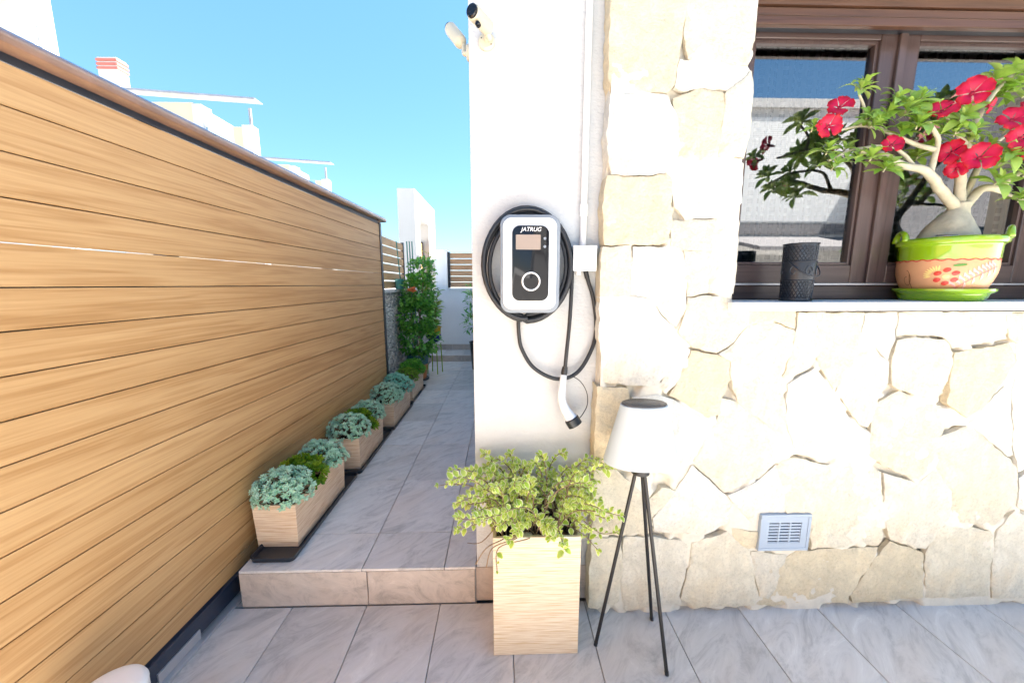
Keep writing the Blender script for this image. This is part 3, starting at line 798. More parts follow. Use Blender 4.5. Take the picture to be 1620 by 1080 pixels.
# curtain behind the glass
cm = MB(); nx = 160
vs = [(0.82 + 1.42 * i / nx, 1.66 + 0.012 * math.sin(i * 0.55) + 0.006 * math.sin(i * 1.7), z) for z in (1.27, 2.35) for i in range(nx + 1)]
cm.add(vs, [(i, i + 1, nx + 2 + i, nx + 1 + i) for i in range(nx)])
tag(cm.build('net_curtain', 'curtain', smooth='all'), 'pale checked net curtain hanging behind the window glass', 'curtain')

# ================================================================== GATE / FENCE ON THE LEFT
FA = Vector((-1.14, 1.0, 0)); FB = Vector((-1.035, 3.4, 0))
fd = (FB - FA).normalized(); frz = math.atan2(fd.y, fd.x) - PI / 2
y_end = 3.275
def fx(y): return FA.x + (FB.x - FA.x) * (y - FA.y) / (FB.y - FA.y)
gate = thing('wooden_gate', 'long sliding fence gate of horizontal honey brown boards with dark steel bottom rail', 'gate', (fx(3.33), 3.33, 0), frz)
# local: +Y runs along the gate away from the camera, boards' face at local x = 0
Lg = 5.2
edges = [1.805, 1.706, 1.602, 1.498, 1.396, 1.293, 1.192, 1.090, 0.988, 0.886, 0.783, 0.681, 0.579, 0.476, 0.374, 0.272, 0.170, 0.105]
for i in range(len(edges) - 1):
    z1, z0 = edges[i], edges[i + 1]
    g2 = 0.0015
    h = z1 - z0 - 2 * g2
    MB().box((-0.022, -Lg / 2, -h / 2), (rnd(-.0004, .0004), Lg / 2 - 0.062, h / 2)).build('board', 'board', gate, loc=(0, -Lg / 2, (z0 + z1) / 2), bevel=0.0022, seg=2)
bk = MB()
for i in range(1, len(edges) - 1):
    if i == 4: continue                        # this joint lets daylight through
    bk.box((-0.030, -Lg, edges[i] - 0.012), (-0.0225, -0.062, edges[i] + 0.012))
for y in (-0.9, -2.0, -3.1, -4.2): bk.box((-0.075, y, 0.10), (-0.0305, y + 0.05, 1.80))
bk.build('backing_strip', 'dark_steel', gate)
MB().box((-0.07, -0.0605, 0.02), (0.006, -0.022, 1.818)).build('end_post', 'dark_steel', gate, bevel=0.002)
MB().box((-0.07, -Lg, 1.808), (-0.006, -0.062, 1.828)).build('top_channel', 'dark_steel', gate)
cap = MB()
prof = [(-0.085, 1.829), (0.030, 1.829), (0.037, 1.834), (0.040, 1.846), (0.036, 1.858), (0.026, 1.867), (0.0, 1.872), (-0.085, 1.872)]
n = len(prof)
vs = [(x, -Lg, z) for x, z in prof] + [(x, 0.02, z) for x, z in prof]
cap.add(vs, [tuple(range(n)), tuple(range(2 * n - 1, n - 1, -1))] + [(i, (i + 1) % n, (i + 1) % n + n, i + n) for i in range(n)])
cap.build('top_cap', 'cap', gate, fixn=True, smooth=True)
MB().box((-0.045, -Lg, 0.022), (0.012, -1.6, 0.098)).build('bottom_rail', 'rail', gate, bevel=0.006, seg=3)
MB().box((-0.045, -1.598, 0.022), (0.004, -0.07, 0.098)).build('bottom_rail', 'rail', gate)
# floor track and its roller plates
tr = MB().box((-0.03, -Lg, 0.001), (0.035, -1.6, 0.012))
track = tr.build('gate_track', 'galv', None, loc=(fx(3.33), 3.33, 0), rot=(0, 0, frz), bevel=0.002)
tag(track, 'thin metal floor track under the sliding gate', 'gate track')
for y in (-2.75, -2.28): MB().box((0.012, y, 0.013), (0.017, y + 0.16, 0.05)).build('track_plate', 'galv', track)

# ================================================================== BOUNDARY BEYOND THE GATE
BX = -1.215
bw_ = thing('boundary_wall', 'low boundary wall of small split stones with white coping beyond the gate', 'wall', (BX, 3.36, 0))
MB().box((-0.14, 0.0, 0.0), (0.0, 2.55, 1.215)).build('stone_face', 'clad', bw_)
MB().box((-0.16, -0.01, 1.2155), (0.025, 2.55, 1.245)).build('coping', 'plaster', bw_, bevel=0.003)
MB().box((-0.17, -0.055, 0.0), (0.10, -0.012, 1.90)).build('gate_pillar', 'plaster', bw_)
sf = thing('slat_fence', 'brown slat fence with light gaps on the stone boundary wall', 'fence', (BX - 0.06, 3.36, 1.246))
for k in range(6):
    z0 = 0.006 + k * 0.094
    MB().box((-0.01, -0.73, -0.040), (0.01, 0.73, 0.040)).build('slat', 'slat', sf, loc=(0, 0.78, z0 + 0.043))
for y in (0.02, 1.515): MB().box((-0.018, y, 0), (0.018, y + 0.035, 0.58)).build('post', 'dark_steel', sf)
# portal tower
tw = thing('portal_wall', 'tall white neighbouring portal wall with open doorway and brown door leaf', 'wall', (-1.33, 5.93, 0))
ty = 0.0
p = MB()
p.box((-0.26, 0.0, 0.0), (0.0, 0.30, 2.74)); p.box((-0.26, 1.05, 0.0), (0.0, 1.70, 2.74)); p.box((-0.26, 0.3005, 2.36), (0.0, 1.0495, 2.7395))
p.build('wall', 'plaster_far', tw)
MB().box((-0.16, 0.32, 0.05), (-0.12, 0.98, 2.03)).build('door_leaf', 'slat', tw)
MB().box((-0.165, 0.985, 0.05), (-0.105, 1.03, 2.06)).build('door_post', 'dark_steel', tw)
# end wall
ew = thing('end_wall', 'white rendered wall closing the far end of the path', 'wall', (-0.6, 5.94, 0))
MB().box((-0.72, 0.0, 0.0), (0.6, 0.15, 1.205)).build('wall', 'plaster_lifted', ew)
MB().box((-0.25, -0.02, 1.2055), (0.6, 0.17, 1.245)).build('coping', 'sill', ew, bevel=0.004)
MB().box((-0.445, -0.004, 1.2057), (-0.262, 0.16, 1.83)).build('pier', 'plaster_lifted', ew)
ef = thing('slat_fence', 'brown slat panel in dark frame on top of the white end wall', 'fence', (-0.6, 6.0, 1.246))
for k in range(6):
    MB().box((-0.29, -0.011, -0.0405), (0.29, 0.011, 0.0405)).build('slat', 'slatx', ef, loc=(0.07, 0, 0.048 + k * 0.091))
MB().box((-0.258, -0.03, 0.0), (-0.222, 0.03, 0.56)).build('post', 'dark_steel', ef)

# ================================================================== HOUSES BEYOND THE FENCE
def far_house(dx, dy, label):
    h = thing('terraced_house', label, 'house', (-10.2 + dx, 13.5 + dy, 0), 0, 'terraced houses beyond the fence')
    w0 = -2.25
    MB().box((w0, 0, 0), (0.03, 1.9, 7.22)).build('wall', 'plaster_cream', h)
    MB().box((0.0305, -0.05, 0), (0.33, 0.4, 7.16)).build('corner_pier', 'plaster_far', h)
    MB().box((0.3305, -0.02, 0), (1.96, 0.18, 5.65)).build('parapet', 'plaster_far', h)
    MB().box((1.29, -0.07, 0), (1.6, 0.24, 6.46)).build('parapet_pier', 'plaster_cream', h)
    MB().box((1.6005, -0.09, 0), (1.92, 0.26, 6.52)).build('parapet_pier', 'plaster_far', h)
    MB().box((0.335, 0.06, 5.652), (1.285, 0.08, 6.5)).build('balustrade', 'bal_glass', h)
    MB().box((1.62, 0.3, 6.3), (1.69, 0.37, 7.2)).build('pergola_post', 'pergola', h)
    pg = MB().box((-2.2, -0.03, 0), (2.2, 0.03, 0.05)).build('pergola_beam', 'pergola', h, loc=(-0.05, -0.12, 7.40), rot=(0, R(3.5), 0))
    MB().box((-2.2, 0.0, 0.052), (2.16, 0.45, 0.072)).build('reed_cover', 'pergola', pg)
    for k in range(9):
        MB().box((-0.16, 0, 0), (0.16, 0.03, 0.022)).build('pergola_rafter', 'pergola', pg, loc=(-2.0 + k * 0.5 + 0.07 * math.sin(k * 2.3), 0.04 + 0.03 * (k % 3), 0.073))
    ch = MB().box((-2.84, 0.0, 0.0), (-2.22, 0.36, 8.18)).build('chimney', 'plaster_far', h)
    for k, z in enumerate((8.182, 8.30, 8.42)):
        MB().box((-2.86, -0.02, z), (-2.20, 0.38, z + 0.07)).build('chimney_band', 'brick_red', ch)
        MB().box((-2.83, 0.01, z + 0.0705), (-2.23, 0.35, z + 0.1175)).build('chimney_gap', 'plaster_far', ch)
    return h
far_house(0.0, 0.0, 'cream and white terraced house with striped chimney and pergola seen above the gate')
far_house(-0.45, 6.4, 'smallest and most distant terraced house with pale pergola above the gate end')
far_house(0.55, -6.4, 'nearest white terraced house at the upper corner above the gate cap')

# houses across the street behind the camera: they face the sun and are mirrored in the window
nb = thing('street_house', 'sunlit white house with louvred front mirrored in the window', 'house', (8.0, -9.0, 0))
MB().box((-7.0, -6, 0), (3.6, 0, 6.6)).build('wall', 'plaster_far', nb)
MB().box((-7.1, -6.1, 6.602), (3.7, 0.12, 6.85)).build('parapet', 'plaster_far', nb)
MB().box((-6.9, 0.002, 2.9), (3.5, 0.03, 3.2)).build('string_course', 'grey_wall', nb)
for k in range(50):
    z = 3.3 + k * 0.06
    MB().box((-0.6, 0.0325, z), (3.2, 0.05, z + 0.05)).build('louvre', 'louver', nb)
MB().box((-0.7, 0.002, 3.25), (3.3, 0.031, 6.35)).build('louvre_frame', 'louver', nb)
MB().box((-5.0, 0.002, 3.4), (-2.6, 0.05, 5.4)).build('window', 'black_gloss', nb)
MB().box((-4.6, 0.002, 0.0), (-2.0, 0.05, 2.4)).build('garage_door', 'grey_wall', nb)
rfm = MB()
rfm.add([(-1.2, 0.1, 2.7), (3.6, 0.1, 2.7), (3.6, 2.2, 2.2), (-1.2, 2.2, 2.2), (-1.2, 0.1, 2.8), (3.6, 0.1, 2.8), (3.6, 2.2, 2.3), (-1.2, 2.2, 2.3)], [(0, 3, 2, 1), (4, 5, 6, 7), (0, 1, 5, 4), (1, 2, 6, 5), (2, 3, 7, 6), (3, 0, 4, 7)])
rfm.build('porch_roof', 'grey_wall', nb)
nb2 = thing('gabled_house', 'grey house with sloping roof mirrored in the window', 'house', (15.0, -8.0, 0))
gm = MB().prism([(-3.2, 0), (6, 0), (6, 9.6), (0.5, 7.6), (-3.2, 5.4)], -6, 0)
gm.build('wall', 'grey_wall', nb2, fixn=True)
MB().box((-2.4, 0.002, 1.0), (-0.6, 0.03, 3.0)).build('window', 'black_gloss', nb2)
MB().prism([(-3.6, 5.2), (0.5, 7.7), (6.2, 9.75), (6.2, 9.95), (0.5, 7.9), (-3.6, 5.4)], -6.2, 0.5).build('roof', 'brick_red', nb2, fixn=True)
gw = thing('garden_bounce_wall', 'white wall added out of view behind the camera to bounce sunlight', 'wall', (0, -4.2, 0))
MB().box((-4, -0.2, -0.06), (9, 0, 1.1)).build('wall', 'plaster_far', gw)  # out-of-view wall, placed and sized for the sunlight it bounces onto the facade

# ================================================================== WALL CHARGER
ch = thing('wall_charger', 'white wall mounted car charger with glossy black front above the square planter', 'car charger', (0.0945, 1.36, 1.366))
def rrect(wd, ht, r, n=8):
    out = []
    for cx, cz, a0 in ((wd / 2 - r, ht / 2 - r, 0), (-wd / 2 + r, ht / 2 - r, PI / 2), (-wd / 2 + r, -ht / 2 + r, PI), (wd / 2 - r, -ht / 2 + r, 1.5 * PI)):
        for k in range(n + 1):
            a = a0 + PI / 2 * k / n; out.append((cx + r * math.cos(a), cz + r * math.sin(a)))
    return out
def rbox(wd, ht, r, y0, y1, dx=0, dz=0): return MB().prism([(x + dx, z + dz) for x, z in rrect(wd, ht, r)], y0, y1)
rbox(0.202, 0.326, 0.036, -0.088, -0.002).build('body', 'charger_edge', ch, fixn=True, bevel=0.006, seg=3, smooth=True)
rbox(0.180, 0.303, 0.030, -0.099, -0.0885, -0.002, 0.001).build('front_cover', 'charger_white', ch, fixn=True, bevel=0.006, seg=3, smooth=True)
pn = rbox(0.122, 0.246, 0.026, -0.105, -0.0995, 0.0, 0.002).build('black_panel', 'black_gloss', ch, fixn=True, bevel=0.0012, seg=2, smooth=True)
rbox(0.082, 0.048, 0.003, -0.1062, -0.1052, -0.008, 0.072).build('screen', 'screen', pn, fixn=True)
t = MB(); t.tube([(0.002 + 0.029 * math.cos(a), -0.1064, -0.056 + 0.029 * math.sin(a)) for a in [2 * PI * k / 48 for k in range(49)]], 0.0028, 8, caps=False)
t.build('light_ring', 'ring', pn, smooth='all')
for k in range(2): rbox(0.009, 0.009, 0.004, -0.1062, -0.1052, 0.047, 0.084 - k * 0.026).build('status_light', 'charger_edge', pn, fixn=True)
def text_obj(name, s, size, mat, parent, loc, shear=0.0, ext=0.0006):
    cu = bpy.data.curves.new(name, 'FONT'); cu.body = s; cu.size = size; cu.extrude = ext; cu.shear = shear; cu.offset = size * 0.004
    cu.align_x = 'CENTER'; cu.align_y = 'CENTER'
    tmp = bpy.data.objects.new(name, cu); col.objects.link(tmp)
    dg = bpy.context.evaluated_depsgraph_get(); dg.update()
    me = bpy.data.meshes.new_from_object(tmp.evaluated_get(dg))
    bpy.data.objects.remove(tmp); 
    me.materials.clear(); me.materials.append(MAT[mat])
    o = link(name, me, parent, loc, (PI / 2, 0, 0)); return o
text_obj('lettering', 'JATRUG', 0.0185, 'letters', pn, (0.001, -0.1056, 0.1125), 0.25)
# --- cable: coil hung round the charger, then a loop down and up to the plug and the junction box
cbl = thing('charging_cable', 'black charging cable coiled around the wall charger with white plug hanging below', 'cable', (0.09, 1.36, 1.36))
def W2(px, py, Y): q = onY(px, py, Y); return (q.x - 0.09, q.y - 1.36, q.z - 1.36)
co = MB(); pts = []
turns = 4
for k in range(turns * 40 + 1):
    a = PI * 1.5 + 2 * PI * k / 40; tn = k / 40
    lay = tn % turns
    rr = [0.0, 0.010, -0.011, 0.003, 0.0][int(lay)] + 0.003 * math.sin(a * 1.3 + tn)
    ax = 0.146 + rr + 0.004 * math.sin(tn * 2.1); az = 0.183 + rr * 1.1
    pts.append((0.0 + ax * math.cos(a) - 0.001, -0.026 - 0.0125 * (tn * 0.85) - 0.003 * math.sin(a * 3 + tn), 0.0 + az * math.sin(a) + 0.003))
co.tube(pts, 0.0078, 8); co.build('coil', 'cable', cbl, smooth='all')
lp = [W2(820, 506, 1.335), W2(821, 530, 1.335), W2(826, 553, 1.335), W2(845, 582, 1.33), W2(880, 599, 1.328), W2(912, 590, 1.33), W2(935, 555, 1.335), W2(943, 520, 1.34), W2(939, 475, 1.34), W2(931, 446, 1.34), W2(927, 432, 1.34)]
MB().tube(smooth_path(lp), 0.0072, 10).build('loop', 'cable', cbl, smooth='all')
MB().tube([W2(926.5, 429, 1.34), W2(929, 440, 1.34)], 0.0088, 10).build('cable_gland', 'black_plastic', cbl, smooth=True)
sp = [W2(905, 400, 1.325), W2(904.5, 450, 1.325), W2(901, 510, 1.318), W2(896, 560, 1.312), W2(893.5, 588, 1.31)]
MB().tube(smooth_path(sp), 0.0072, 10).build('plug_lead', 'cable', cbl, smooth='all')
MB().tube([W2(894, 580, 1.31), W2(893, 586, 1.31), W2(892, 592, 1.31)], [0.0095, 0.0115, 0.0115], 12).build('strain_relief', 'black_plastic', cbl, smooth=True)
pl = MB()
pp = smooth_path([W2(892, 592, 1.31), W2(889.5, 612, 1.31), W2(888.5, 630, 1.308), W2(893, 645, 1.304), W2(902, 659, 1.298), W2(906, 664, 1.296)], 6)
rad = []
for i in range(len(pp)):
    f = i / (len(pp) - 1); rad.append(0.0115 + 0.004 * min(1, f * 3) + (0.010 * max(0, (f - 0.5) / 0.5)))
pl.tube(pp, rad, 16)
plug = pl.build('plug', 'charger_white', cbl, smooth='all')
cp = [Vector(W2(903.5, 661, 1.297)), Vector(W2(910, 672, 1.293))]
MB().tube([cp[0], cp[0].lerp(cp[1], 0.1), cp[1]], [0.0245, 0.0275, 0.0275], 20).build('cap', 'black_plastic', plug, smooth=True)
ln = smooth_path([W2(904, 594, 1.322), W2(918, 603, 1.32), W2(928, 620, 1.318), W2(929, 640, 1.315), W2(921, 656, 1.305), W2(915, 662, 1.30)], 6)
MB().tube(ln, 0.0017, 6).build('lanyard', 'black_plastic', plug, smooth='all')

# junction box + conduit
jb = thing('junction_box', 'small white junction box at the right of the charger', 'junction box', (0.288, 1.36, 1.39))
MB().box((-0.039, -0.05, -0.041), (0.039, -0.001, 0.041)).build('box', 'pvc', jb, bevel=0.003)
MB().box((-0.041, -0.056, -0.043), (0.041, -0.0505, 0.043)).build('lid', 'pvc', jb, bevel=0.002)
for sx in (-1, 1):
    for sz in (-1, 1):
        MB().tube([(sx * 0.033, -0.0572, sz * 0.035), (sx * 0.033, -0.0562, sz * 0.035)], 0.0032, 10).build('screw', 'galv', jb)
MB().tube([(-0.018, -0.03, -0.042), (-0.018, -0.03, -0.056)], 0.010, 12).build('gland', 'pvc', jb, smooth=True)
cn = thing('conduit', 'white cable conduit running up the wall from the junction box', 'conduit', (0.287, 1.36, 1.432))
MB().tube([(0, -0.016, 0.001), (0, -0.016, 2.0)], 0.0115, 14).build('pipe', 'pvc', cn, smooth=True)
for z in (0.125, 1.05): MB().tube([(0, -0.016, z - 0.02), (0, -0.016, z + 0.02)], 0.0145, 14).build('coupling', 'pvc', cn, smooth=True)

# ================================================================== SECURITY CAMERAS
def capsule(a, b, r, n=20, tail=0.6):
    a, b = Vector(a), Vector(b); d = (b - a).normalized(); pts = []; rad = []
    for k in range(7):
        t = PI / 2 * k / 6; pts.append(a - d * r * tail * math.cos(t)); rad.append(max(r * math.sin(t), 0.0005))
    for k in range(7):
        t = PI / 2 * k / 6; pts.append(b + d * r * 0.35 * math.sin(t)); rad.append(max(r * math.cos(t) ** 0.5, 0.0005))
    return MB().tube(pts, rad, n, caps=True)
sc = thing('security_camera', 'cream security camera with big black lens on the front of the corner', 'security camera', (0, 0, 0), 0, 'security cameras on the house corner')
c0 = onY(771, 44, 1.305); c1 = onY(749, 20, 1.235); dv = (c1 - c0).normalized()
body = capsule(c0, c1, 0.0215).build('body', 'cam_body', sc, smooth='all')
MB().tube([c1 + dv * 0.002, c1 + dv * 0.0105, c1 + dv * 0.0135], [0.0185, 0.0185, 0.015], 20).build('lens', 'black_gloss', sc, smooth=True)
q = onY(755, 37, 1.232)
MB().tube([q + Vector((0.004, 0.010, 0)), q, q + Vector((-.001, -.003, 0))], [0.0075, 0.0075, 0.005], 14).build('sensor', 'black_gloss', sc, smooth=True)
b0 = onY(770, 68, 1.357)
MB().tube([b0, b0 + Vector((0, -0.008, 0)), b0 + Vector((0, -0.014, 0))], [0.027, 0.027, 0.021], 24).build('base', 'cam_body', sc, smooth=True)
arm = smooth_path([b0 + Vector((0, -0.012, 0.0)), b0 + Vector((0, -0.035, 0.006)), c0 + Vector((0.006, 0.012, -0.024)), c0 + Vector((0.0, 0.0, -0.012))], 5)
MB().tube(arm, 0.0085, 10).build('arm', 'cam_body', sc, smooth='all')
for dx, dz in ((-0.017, 0.006), (0.015, -0.012)):
    MB().tube([b0 + Vector((dx, -0.0125, dz)), b0 + Vector((dx, -0.0145, dz))], 0.0022, 8).build('screw', 'dark_steel', sc)
s2 = thing('security_camera', 'pale security camera on the side of the corner, seen from behind', 'security camera', (0, 0, 0), 0, 'security cameras on the house corner')
d0 = onY(728, 66, 1.46); d1 = onY(713, 47, 1.50)
capsule(d0, d1, 0.0225, tail=0.9).build('body', 'cam_body', s2, smooth='all')
MB().tube([d1 + (d1 - d0).normalized() * 0.006, d1 + (d1 - d0).normalized() * 0.014], 0.017, 16).build('lens', 'black_gloss', s2)
e0 = Vector((HX0, 1.43, onY(742, 84, 1.43).z))
MB().tube([e0, e0 + Vector((-0.010, 0, 0)), e0 + Vector((-0.014, 0, 0))], [0.026, 0.026, 0.02], 20).build('base', 'cam_body', s2, smooth=True)
MB().tube(smooth_path([e0 + Vector((-0.01, 0, 0)), e0 + Vector((-0.022, 0.008, 0.002)), d0 + Vector((0.012, -0.005, -0.014)), d0], 5), 0.0085, 10).build('arm', 'cam_body', s2, smooth='all')

# ================================================================== WALL VENT
vt = thing('wall_vent', 'grey slotted metal vent set low in the stone wall', 'vent', (1.090, 1.287, 0.351))
VW, VH = 0.192, 0.146
fr = MB()
iw, ih = 0.128, 0.088
for a, b in (((-VW / 2, -VH / 2), (VW / 2, -ih / 2)), ((-VW / 2, ih / 2), (VW / 2, VH / 2)), ((-VW / 2, -ih / 2), (-iw / 2, ih / 2)), ((iw / 2, -ih / 2), (VW / 2, ih / 2))):
    fr.box((a[0], -0.012, a[1]), (b[0], 0.02, b[1]))
fr.build('frame', 'vent', vt)
rim_ = MB()
for a, b in (((-VW / 2 - .003, -VH / 2 - .003), (VW / 2 + .003, -VH / 2 + .008)), ((-VW / 2 - .003, VH / 2 - .008), (VW / 2 + .003, VH / 2 + .003)), ((-VW / 2 - .003, -VH / 2 + .008), (-VW / 2 + .008, VH / 2 - .008)), ((VW / 2 - .008, -VH / 2 + .008), (VW / 2 + .003, VH / 2 - .008))):
    rim_.box((a[0], -0.0145, a[1]), (b[0], 0.018, b[1]))
rim_.build('rim', 'vent', vt, bevel=0.003)
for k in range(8):
    z = -ih / 2 + ih * k / 7
    MB().box((-iw / 2, -0.010, z - 0.0036), (iw / 2, 0.004, z + 0.0036)).build('louvre', 'vent', vt)
for x in (-iw / 6, iw / 6): MB().box((x - 0.003, -0.0112, -ih / 2), (x + 0.003, 0.005, ih / 2)).build('divider', 'vent', vt)
MB().box((-iw / 2, 0.010, -ih / 2), (iw / 2, 0.014, ih / 2)).build('backing', 'vent_dark', vt)

# ================================================================== FLOOR LAMP
LP = Vector((0.462, 1.152, 0.0))
fl = thing('floor_lamp', 'white tapered shade lamp on thin black tripod beside the square planter', 'lamp', LP)
sh = MB().lathe([(0.122, 0.702), (0.125, 0.704), (0.1245, 0.712), (0.0785, 0.905), (0.077, 0.912), (0.0735, 0.914)], 48)
for i, v_ in enumerate(sh.v): sh.v[i] = (v_[0], v_[1] * 0.62, v_[2] + 0.012 * (0.92 - v_[2]) / 0.21)
shade = sh.build('shade', 'lamp_shade', fl, smooth=True)
sp_l = MB().lathe([(0.0732, 0.9142), (0.0732, 0.9175), (0.070, 0.919)], 40)
sp_l.v = [(x_, y_ * 0.62, z_ + 0.0005) for x_, y_, z_ in sp_l.v]
sp_l.build('solar_panel', 'solar', shade, smooth=True)
MB().lathe([(0.026, 0.672), (0.03, 0.675), (0.03, 0.7018)], 20).build('hub', 'lamp_leg', fl, smooth=True)
for top, foot in (((-0.012, 0.0, 0.70), onZ(942, 1020, 0.0)), ((0.008, 0.012, 0.70), onZ(1031, 980, 0.0)), ((0.006, -0.012, 0.70), onZ(1055, 1067, 0.0))):
    f = foot - LP; f.z = 0.001
    MB().tube([top, f + (Vector(top) - f).normalized() * 0.012], 0.0062, 12).build('leg', 'lamp_leg', fl, smooth=True)
    MB().tube([f + (Vector(top) - f).normalized() * 0.0125, f], [0.0072, 0.0068], 12).build('foot', 'black_plastic', fl, smooth=True)

# ================================================================== PLANTERS
def open_box(w0, d0, w1, d1, h, th, lip=0.0):
    """open tapered box, base (w0 x d0), mouth (w1 x d1)"""
    m = MB()
    def ring(w, d, z): return [(-w / 2, -d / 2, z), (w / 2, -d / 2, z), (w / 2, d / 2, z), (-w / 2, d / 2, z)]
    rings = [ring(w0, d0, 0), ring(w1, d1, h), ring(w1 - 2 * th, d1 - 2 * th, h), ring(w0 - 2 * th, d0 - 2 * th, 0.02)]
    vs = [p for r in rings for p in r]; fs = [(3, 2, 1, 0)]
    for i in range(3):
        for k in range(4):
            a, b = i * 4 + k, i * 4 + (k + 1) % 4
            fs.append((a, b, b + 4, a + 4))
    fs.append((12, 13, 14, 15))
    m.add(vs, fs); return m
TZ = PZ + 0.0008
def tray(x, y0, y1, label, wd=0.186):
    t = thing('drip_tray', label, 'tray', (x, (y0 + y1) / 2, TZ), 0, 'black trays under the troughs')
    L_ = y1 - y0
    def pr(w_, l_, r_): return [(a, b) for a, b in rrect(w_, l_, r_, 5)]
    o = MB(); rings = [(pr(wd * .94, L_ * .985, .02), 0.0), (pr(wd, L_, .025), 0.022), (pr(wd - .010, L_ - .010, .021), 0.022), (pr(wd * .94 - .012, L_ * .985 - .012, .018), 0.006)]
    n = len(rings[0][0]); vs = [(a, b, z) for r, z in rings for a, b in r]; fs = [tuple(range(n - 1, -1, -1))]
    for i in range(3):
        for k in range(n): fs.append((i * n + k, i * n + (k + 1) % n, (i + 1) * n + (k + 1) % n, (i + 1) * n + k))
    fs.append(tuple(3 * n + k for k in range(n)))
    o.add(vs, fs); o.build('tray', 'tray', t, smooth=True)
    return t
def trough(x0, x1, y0, y1, label, top=0.372):
    wd, dp = x1 - x0, y1 - y0
    t = thing('trough_planter', label, 'planter', ((x0 + x1) / 2, (y0 + y1) / 2, TZ + 0.0068), 0, 'beige troughs in a row along the gate')
    h = top - TZ - 0.0068
    open_box(wd, dp, wd + 0.012, dp + 0.014, h, 0.009).build('box', 'trough', t, bevel=0.002)
    MB().box((-wd / 2 + .012, -dp / 2 + .012, h - 0.035), (wd / 2 - .012, dp / 2 - .012, h - 0.025)).build('soil', 'soil', t)
    return t
tray(-0.958, 1.392, 2.105, 'nearest black drip tray, sticking out under the front trough')
tray(-0.948, 2.112, 2.782, 'black drip tray under the second trough from the step')
tray(-0.942, 2.790, 3.440, 'black drip tray under the third trough from the step')
tray(-0.952, 3.447, 4.080, 'farthest black drip tray, under the short lime plant trough')
trough(-1.064, -0.892, 1.482, 1.960, 'beige striated trough nearest the step edge')
trough(-1.050, -0.882, 2.166, 2.610, 'second beige trough from the step, behind the nearest one')
trough(-1.028, -0.870, 2.855, 3.370, 'third beige trough from the step, with two blue green mounds', 0.368)
trough(-1.052, -0.884, 3.530, 4.020, 'farthest beige trough holding a lime green mound', 0.368)

def rosette(mb, c, ax, size, n, tone, ratio=0.55, up=0.5, cup=0.35):
    ax = Vector(ax).normalized(); u = ax.orthogonal().normalized(); v = ax.cross(u)
    ph = rnd(0, 2 * PI)
    for k in range(n):
        a = ph + k * 2.399963; f = k / n                  # inner leaves later
        el = up * (1 - f) * 0.3 + f * 1.15
        d = (u * math.cos(a) + v * math.sin(a)) * math.cos(el) + ax * math.sin(el)
        L_ = size * (1 - 0.45 * f) * rnd(0.85, 1.1)
        s_ = d.cross(ax)
        if s_.length < 1e-4: s_ = u.copy()
        s_.normalize(); nn = s_.cross(d).normalized()
        w_ = L_ * ratio * 0.5
        b0 = Vector(c) + ax * (f * size * 0.15)
        tip = b0 + d * L_ + ax * cup * L_ * 0.3
        mid = b0 + d * L_ * 0.62
        vs = [b0, mid + s_ * w_ + nn * 0.12 * L_, tip, mid - s_ * w_ + nn * 0.12 * L_, mid - nn * 0.10 * L_]
        mb.add(vs, [(0, 4, 1), (1, 4, 2), (2, 4, 3), (3, 4, 0)], max(0, min(1, tone + rnd(-.18, .18))))
def mound(name, label, cat, c, r, mat, count, size, n=11, tonef=None, ratio=0.55, group=None, seed=1, flat=0.0):
    random.seed(seed)
    t = thing(name, label, cat, c, 0, group)
    mb = MB(); stem = MB()
    pts = []; tries = 0
    sp = 0.92 * math.sqrt(2 * PI * (r[0] * r[1] + r[0] * r[2] + r[1] * r[2]) / 3 / count)
    while len(pts) < count and tries < count * 60:
        tries += 1
        z = rnd(-0.42, 1); a = rnd(0, 2 * PI); q = math.sqrt(1 - min(1, z * z))
        d = Vector((q * math.cos(a), q * math.sin(a), z))
        lump = 1 + 0.16 * noise.noise(d * 2.3 + Vector((seed, 0, 0)))
        p = Vector((d.x * r[0] * lump, d.y * r[1] * lump, max(d.z * r[2] * lump, -0.022)))
        if any((p - o).length < sp * 0.72 for o, _ in pts): continue
        pts.append((p, d))
    for p, d in pts:
        nrm = Vector((d.x / r[0], d.y / r[1], d.z / r[2])).normalized()
        ax = (nrm + Vector((rnd(-.3, .3), rnd(-.3, .3), rnd(0.0, .55)))).normalized()
        tn = 0.5 + 0.3 * noise.noise(p * 18 + Vector((0, seed, 0))) + rnd(-.2, .2)
        if tonef: tn = tonef(p)
        rosette(mb, p * rnd(0.93, 1.05), ax, size * rnd(0.8, 1.2), n, tn, ratio)
        stem.tube([(p.x * 0.15, p.y * 0.15, -0.03), p * 0.6, p * 0.97], [0.003, 0.0026, 0.002], 4, caps=False)
    # lower inner leaves fill the body
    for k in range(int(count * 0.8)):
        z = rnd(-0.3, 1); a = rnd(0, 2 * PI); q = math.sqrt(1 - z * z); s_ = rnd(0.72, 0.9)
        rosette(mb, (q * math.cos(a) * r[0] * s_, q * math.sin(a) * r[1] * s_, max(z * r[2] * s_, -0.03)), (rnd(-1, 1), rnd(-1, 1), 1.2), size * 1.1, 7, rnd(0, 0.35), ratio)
    f = mb.build('foliage', mat, t, attr=True); f['kind'] = 'stuff'
    stem.build('stem', 'twig', t)
    return t
SG = 'grey green succulent mounds in the troughs'
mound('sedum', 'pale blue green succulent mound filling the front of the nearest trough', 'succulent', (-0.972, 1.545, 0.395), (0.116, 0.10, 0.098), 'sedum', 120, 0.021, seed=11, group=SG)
mound('sedum', 'blue green succulent mound at the back of the nearest trough, behind the green one', 'succulent', (-0.955, 1.86, 0.395), (0.112, 0.095, 0.088), 'sedum', 115, 0.021, seed=12, group=SG)
